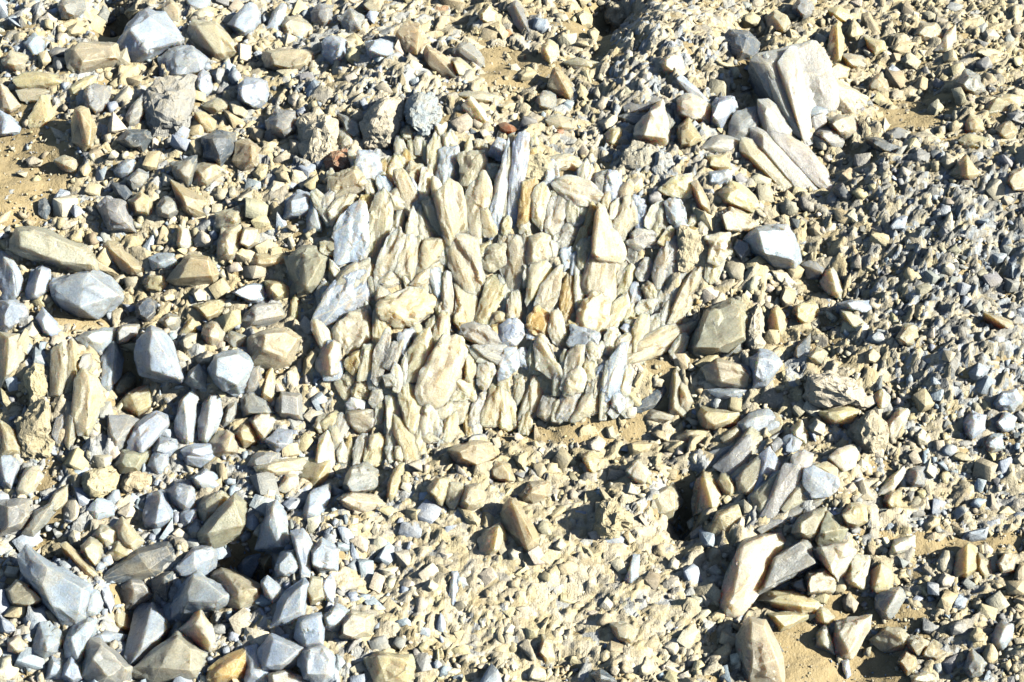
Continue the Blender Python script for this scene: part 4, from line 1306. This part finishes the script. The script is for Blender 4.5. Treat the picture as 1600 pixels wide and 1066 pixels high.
def proto_meshes(n, bevel=0.0, lumps=False):
    """angular broken stones: jittered blocks, wedges, pointed shards and a few many-sided lumps"""
    out = []
    for i in range(n):
        bm = bmesh.new()
        kind = (2, 3, 0, 3, 1, 2, 3, 5)[i % 8] if lumps else (0, 3, 2, 3)[i % 4]
        if kind < 2:        # block
            P = np.array([(x, y, z) for x in (-1, 1) for y in (-1, 1) for z in (-1, 1)], float)
            P *= 1 + RNG.uniform(-.38, .12, (8, 3))
            sc = np.array([1, RNG.uniform(.55, .95), RNG.uniform(.4, .8)])
        elif kind == 2:     # wedge
            P = np.array([(-1, -1, -1), (1, -1, -1), (-1, 1, -1), (1, 1, -1), (-.8, RNG.uniform(-.6, .6), 1), (RNG.uniform(.1, .9), RNG.uniform(-.6, .6), 1)], float)
            P += RNG.uniform(-.2, .2, P.shape)
            sc = np.array([1, RNG.uniform(.5, .9), RNG.uniform(.5, .9)])
        elif kind == 3:     # pointed shard
            P = [(RNG.uniform(.85, 1.1), RNG.uniform(-.3, .3), RNG.uniform(-.3, .3)), (-RNG.uniform(.8, 1.05), RNG.uniform(-.5, .5), RNG.uniform(-.4, .4))]
            for x in (-.55, .25):
                a0 = RNG.uniform(0, 6.28)
                m = RNG.integers(3, 5)
                for j in range(m):
                    a1 = a0 + 6.283 * j / m + RNG.uniform(-.3, .3)
                    P.append((x + RNG.uniform(-.25, .25), .95 * math.cos(a1), .95 * math.sin(a1)))
            P = np.array(P); sc = np.array([1.15, RNG.uniform(.4, .7), RNG.uniform(.22, .5)])
        elif lumps:          # crumbly lump
            bmesh.ops.create_icosphere(bm, subdivisions=2, radius=.5)
            o = Vector(RNG.uniform(0, 40, 3)); sc = np.array([1, RNG.uniform(.65, .95), RNG.uniform(.5, .85)])
            for v in bm.verts:
                p = v.co * 2
                a = 1 + .42 * mnoise.noise(p * 1.1 + o) + .55 * mnoise.noise(p * 2.9 + o)
                v.co = Vector((v.co.x * a * sc[0], v.co.y * a * sc[1], v.co.z * a * sc[2]))
            bm.verts.index_update()
            out.append((np.array([v.co[:] for v in bm.verts], np.float32), np.array([[v.index for v in f.verts] for f in bm.faces], np.int32)))
            bm.free(); continue
        else:
            P = RNG.normal(size=(11, 3)); P /= np.linalg.norm(P, axis=1, keepdims=True)
            P *= RNG.uniform(.7, 1.15, (11, 1)); sc = np.array([1, RNG.uniform(.65, .95), RNG.uniform(.5, .8)])
        for p in P * sc * .5: bm.verts.new(p)
        bmesh.ops.convex_hull(bm, input=bm.verts)
        bmesh.ops.delete(bm, geom=[v for v in bm.verts if not v.link_faces], context='VERTS')
        if bevel:
            bmesh.ops.dissolve_limit(bm, angle_limit=math.radians(8), verts=bm.verts, edges=bm.edges)
            bmesh.ops.bevel(bm, geom=list(bm.edges), offset=bevel, segments=1, affect='EDGES', clamp_overlap=True)
        bmesh.ops.triangulate(bm, faces=bm.faces)
        bmesh.ops.recalc_face_normals(bm, faces=bm.faces)
        bm.verts.index_update()
        out.append((np.array([v.co[:] for v in bm.verts], np.float32), np.array([[v.index for v in f.verts] for f in bm.faces], np.int32)))
        bm.free()
    return out

class Grid:      # keeps neighbours of one size class from growing through each other
    def __init__(self, cell): self.cell = cell; self.d = {}
    def ok(self, u, v, r):
        cu, cv = int(u // self.cell), int(v // self.cell)
        for a in (-1, 0, 1):
            for b in (-1, 0, 1):
                for (x, y, q) in self.d.get((cu + a, cv + b), ()):
                    if (x - u) ** 2 + (y - v) ** 2 < (0.72 * (r + q)) ** 2: return False
        self.d.setdefault((cu, cv), []).append((u, v, r))
        return True

def scatter(count, lo, hi, protos, spaced, sand_keep, half_keep, tilt, rise, clear):
    u = RNG.uniform(-170, 1770, count); v = RNG.uniform(-140, 1215, count)
    z = zone_of(u, v)
    sz = np.array([q[5] for q in ZONES])[z]; am = np.array([q[6] for q in ZONES])[z] / 1.5
    iu = (u + 200).astype(int); iv = (v + 150).astype(int)
    keep = (~MASK[iv, iu]) & (RNG.random(count) < am)
    keep &= ~(SAND[iv, iu] & (RNG.random(count) > sand_keep))
    keep &= ~(HALF[iv, iu] & (RNG.random(count) > half_keep))
    d = (lo + (hi - lo) * RNG.random(count) ** 1.7) * sz
    for a in range(8):
        if clear: keep &= ~MASK[np.clip((v + 150 + d * clear * math.sin(a * .785)).astype(int), 0, 1399), np.clip((u + 200 + d * clear * math.cos(a * .785)).astype(int), 0, 1999)]
    keep &= ~(LEDGE[iv, iu] & (d > 7))
    keep &= ~(PIT[iv, iu] & (RNG.random(count) > .25))
    if spaced:
        g = Grid(hi * 1.1)
        order = np.argsort(-d)
        ok = np.zeros(count, bool)
        for i in order:
            if keep[i] and g.ok(u[i], v[i], d[i] / 2): ok[i] = True
        keep = ok
    u, v, z, d = u[keep], v[keep], z[keep], d[keep]
    n = len(u)
    G = ground_at(u, v)
    # colours
    wts = np.array([[q[4].get(k, 0) for k in PKEYS] for q in ZONES]); wts /= wts.sum(1, keepdims=True)
    ci = (wts[z].cumsum(1) > RNG.random(n)[:, None]).argmax(1)
    tint = np.array([PAL[k] for k in PKEYS])[ci] * RNG.uniform(.85, 1.2, (n, 1)) * RNG.uniform(.96, 1.04, (n, 3))
    # random orientation, long axis mostly lying down
    yaw = RNG.uniform(0, 2 * math.pi, n); tl = RNG.normal(0, tilt, n); ro = RNG.normal(0, tilt, n)
    cy, sy, ct, st, cr, sr = np.cos(yaw), np.sin(yaw), np.cos(tl), np.sin(tl), np.cos(ro), np.sin(ro)
    Rz = np.zeros((n, 3, 3)); Rz[:, 0, 0] = cy; Rz[:, 0, 1] = -sy; Rz[:, 1, 0] = sy; Rz[:, 1, 1] = cy; Rz[:, 2, 2] = 1
    Ry = np.zeros((n, 3, 3)); Ry[:, 0, 0] = ct; Ry[:, 0, 2] = st; Ry[:, 2, 0] = -st; Ry[:, 2, 2] = ct; Ry[:, 1, 1] = 1
    Rx = np.zeros((n, 3, 3)); Rx[:, 1, 1] = cr; Rx[:, 1, 2] = -sr; Rx[:, 2, 1] = sr; Rx[:, 2, 2] = cr; Rx[:, 0, 0] = 1
    R = Rz @ Ry @ Rx
    S = d / 1000 * 1.12
    pos = G.copy(); pos[:, 2] += S * RNG.uniform(rise[0], rise[1], n)
    pid = RNG.integers(0, len(protos), n)
    VS, FS, LS, TS = [], [], [], []
    base = 0
    for k, (pv, pf) in enumerate(protos):
        sel = np.where(pid == k)[0]
        if not len(sel): continue
        local = pv[None] * S[sel][:, None, None]
        P = np.einsum('nij,nvj->nvi', R[sel], local) + pos[sel][:, None, :]
        VS.append(P.reshape(-1, 3))
        LS.append((local + RNG.uniform(0, 9, (len(sel), 1, 3))).reshape(-1, 3))
        F = pf[None] + (base + np.arange(len(sel)) * len(pv))[:, None, None]
        FS.append(F.reshape(-1, 3)); base += len(sel) * len(pv)
        TS.append(np.repeat(tint[sel], len(pf), 0))
    return np.concatenate(VS), np.concatenate(FS), np.concatenate(LS), np.concatenate(TS)

def stuff(name, label, packs):
    base = 0; V, F, L, T = [], [], [], []
    for v, f, l, t in packs:
        V.append(v); F.append(f + base); L.append(l); T.append(t); base += len(v)
    me = np_mesh(name, np.concatenate(V), np.concatenate(F))
    set_attrs(me, np.concatenate(L), np.concatenate(T))
    me.materials.append(MAT_GRAVEL)
    link(name, me, kind='stuff', label=label, category=name)
    print(name, len(me.polygons))

# ---------------------------------------------------------------- cemented crust: angular chips bound in pale powder, under the loose stones
def voronoi(X, Y, cell, seed):
    r = np.random.default_rng(seed)
    J = r.random((512, 512, 2)); 
    gx, gy = X / cell, Y / cell
    ix, iy = np.floor(gx).astype(int), np.floor(gy).astype(int)
    best = np.full(X.shape, 9.0); cid = np.zeros(X.shape, int); ox = np.zeros(X.shape); oy = np.zeros(X.shape); sec = np.full(X.shape, 9.0)
    for a in (-1, 0, 1):
        for b in (-1, 0, 1):
            jx, jy = (ix + a) % 512, (iy + b) % 512
            px = ix + a + J[jx, jy, 0] - gx; py = iy + b + J[jx, jy, 1] - gy
            d = np.hypot(px, py)
            near = d < best
            sec = np.where(near, best, np.minimum(sec, d))
            best = np.where(near, d, best); cid = np.where(near, jx * 512 + jy, cid)
            ox = np.where(near, -px, ox); oy = np.where(near, -py, oy)
    return cid, ox * cell, oy * cell, sec - best

def crust():
    xs = np.arange(-1.12, 1.12, 0.0038); ys = np.arange(-0.88, 1.06, 0.0038)
    X, Y = np.meshgrid(xs, ys)
    X = X + RNG.uniform(-.0011, .0011, X.shape); Y = Y + RNG.uniform(-.0011, .0011, Y.shape)
    Z = height(X, Y)
    u, v = to_uv(X, Y, Z)
    iu = np.clip(u + 200, 0, 1999).astype(int); iv = np.clip(v + 150, 0, 1399).astype(int)
    wx = X + .006 * np.sin(60 * Y + 3 * np.sin(31 * X)); wy = Y + .006 * np.sin(57 * X + 2.0 * np.sin(29 * Y))
    res = []
    for cell, seed in ((.022, 1), (.0125, 2), (.0095, 3)):
        cid, ox, oy, gap = voronoi(wx, wy, cell, seed)
        r = np.random.default_rng(seed + 50)
        H = r.normal(0, .20, 512 * 512); SX = r.normal(.05, .38, 512 * 512); SY = r.normal(-.05, .38, 512 * 512)
        z = H[cid] * cell + SX[cid] * ox + SY[cid] * oy - np.clip(.16 - gap, 0, 1) * cell * 1.3
        res.append((cid, z))
    fine = np.exp(-((u - 610) / 95) ** 2 - ((v - 165) / 55) ** 2) + np.exp(-((u - 1490) / 190) ** 2 - ((v - 430) / 230) ** 2) + np.exp(-((u - 1040) / 110) ** 2 - ((v - 120) / 90) ** 2) + np.exp(-((u - 1010) / 120) ** 2 - ((v - 240) / 50) ** 2)
    pick = res[0][0] * 0
    n1 = np.sin(19 * X + 2 * np.sin(11 * Y)) * np.sin(17 * Y + 2 * np.sin(13 * X))
    mid = (n1 > .05) | (np.exp(-((u - 830) / 260) ** 2 - ((v - 900) / 160) ** 2) > .45)
    fi = fine > .45
    z = np.where(fi, res[2][1] * 1.5 + .7 * res[0][1] + .003, np.where(mid, res[1][1] + .3 * res[2][1], res[0][1] + .3 * res[2][1]))
    cid = np.where(fi, res[2][0], np.where(mid, res[1][0] + 300000, res[0][0] + 600000))
    m = HALF[iv, iu] * .55 + SAND[iv, iu] * 1.6 + PIT[iv, iu] * 3.5 - .2 * np.exp(-((u - 820) / 280) ** 2 - ((v - 900) / 170) ** 2)
    for _ in range(4):
        q = np.pad(m, 1, mode='edge'); m = (q[:-2, 1:-1] + q[2:, 1:-1] + q[1:-1, :-2] + q[1:-1, 2:]) / 4
    z = z * (1 - .35 * np.exp(-((u - 820) / 300) ** 2 - ((v - 880) / 190) ** 2))
    Z = Z + z + .005 - .018 * m
    V = np.stack([X, Y, Z], -1).reshape(-1, 3)
    ny, nx = X.shape
    idx = np.arange(nx * ny).reshape(ny, nx)
    a, b, c, d = idx[:-1, :-1].ravel(), idx[:-1, 1:].ravel(), idx[1:, 1:].ravel(), idx[1:, :-1].ravel()
    F = np.concatenate([np.stack([a, b, c], -1), np.stack([a, c, d], -1)])
    # one tint per chip, drawn from the colours of its part of the slope, dusted with pale powder
    ids, inv = np.unique(cid.ravel(), return_inverse=True)
    first = np.zeros(len(ids), int); first[inv[::-1]] = np.arange(len(inv))[::-1]
    zn = zone_of(u.ravel()[first], v.ravel()[first])
    wts = np.array([[q[4].get(k, 0) for k in PKEYS] for q in ZONES]); wts /= wts.sum(1, keepdims=True)
    ci = (wts[zn].cumsum(1) > RNG.random(len(ids))[:, None]).argmax(1)
    tint = np.array([PAL[k] for k in PKEYS])[ci] * RNG.uniform(.85, 1.1, (len(ids), 1))
    dust = np.array([0.68, 0.565, 0.335])
    k = np.where(fi, .12, .28).ravel()[first][:, None]
    tint = tint * (1 - k) + dust * k
    me = np_mesh('crust', V, F)
    loc = V + (np.stack([ids * .37 % 9, ids * .73 % 9, ids * .11 % 9], -1))[inv]
    set_attrs(me, V, tint[inv][F[:, 0]])
    me.materials.append(MAT_CRUST2)
    link('crust', me, kind='stuff', label='pale crust of small angular crystal chips cemented together', category='crust')

crust()
P_BIG = proto_meshes(64, .018, True)
P_MID = proto_meshes(48, 0, True)
P_SMALL = proto_meshes(25)
stuff('rubble', 'broken calcite rubble filling the slope between the larger stones', [
    scatter(15000, 15, 42, P_BIG, True, 0.0, 0.05, .45, (0, .30), .30),
    scatter(34000, 8, 19, P_MID, True, 0.015, 0.12, .7, (0, .45), .25),
])
stuff('gravel', 'fine crystal grit and gravel scattered over the sand', [
    scatter(29000, 4.5, 10, P_SMALL, False, 0.05, 0.3, .8, (.1, .6), .1),
    scatter(38000, 2.0, 5.0, P_SMALL[:12], False, 0.7, 0.8, .8, (.2, .8), 0),
])
# surveyed chips too small to single out
V, F, L, T = [], [], [], []
base = 0
for s in loose:
    me = s.mesh
    n = len(me.vertices)
    co = np.empty(n * 3, np.float32); me.vertices.foreach_get('co', co)
    lo = np.empty(n * 3, np.float32); me.attributes['loc'].data.foreach_get('vector', lo)
    me.calc_loop_triangles()
    tr = np.array([t.vertices[:] for t in me.loop_triangles], np.int32)
    ti = np.empty(len(me.polygons) * 4, np.float32); me.attributes['tint'].data.foreach_get('color', ti)
    pi = [t.polygon_index for t in me.loop_triangles]
    V.append(co.reshape(-1, 3) + np.array(s.org)); F.append(tr + base); L.append(lo.reshape(-1, 3)); T.append(ti.reshape(-1, 4)[pi, :3]); base += n
    bpy.data.meshes.remove(me)
if V:
    stuff('stone_chips', 'small chips lying among the larger broken stones', [(np.concatenate(V), np.concatenate(F), np.concatenate(L), np.concatenate(T))])
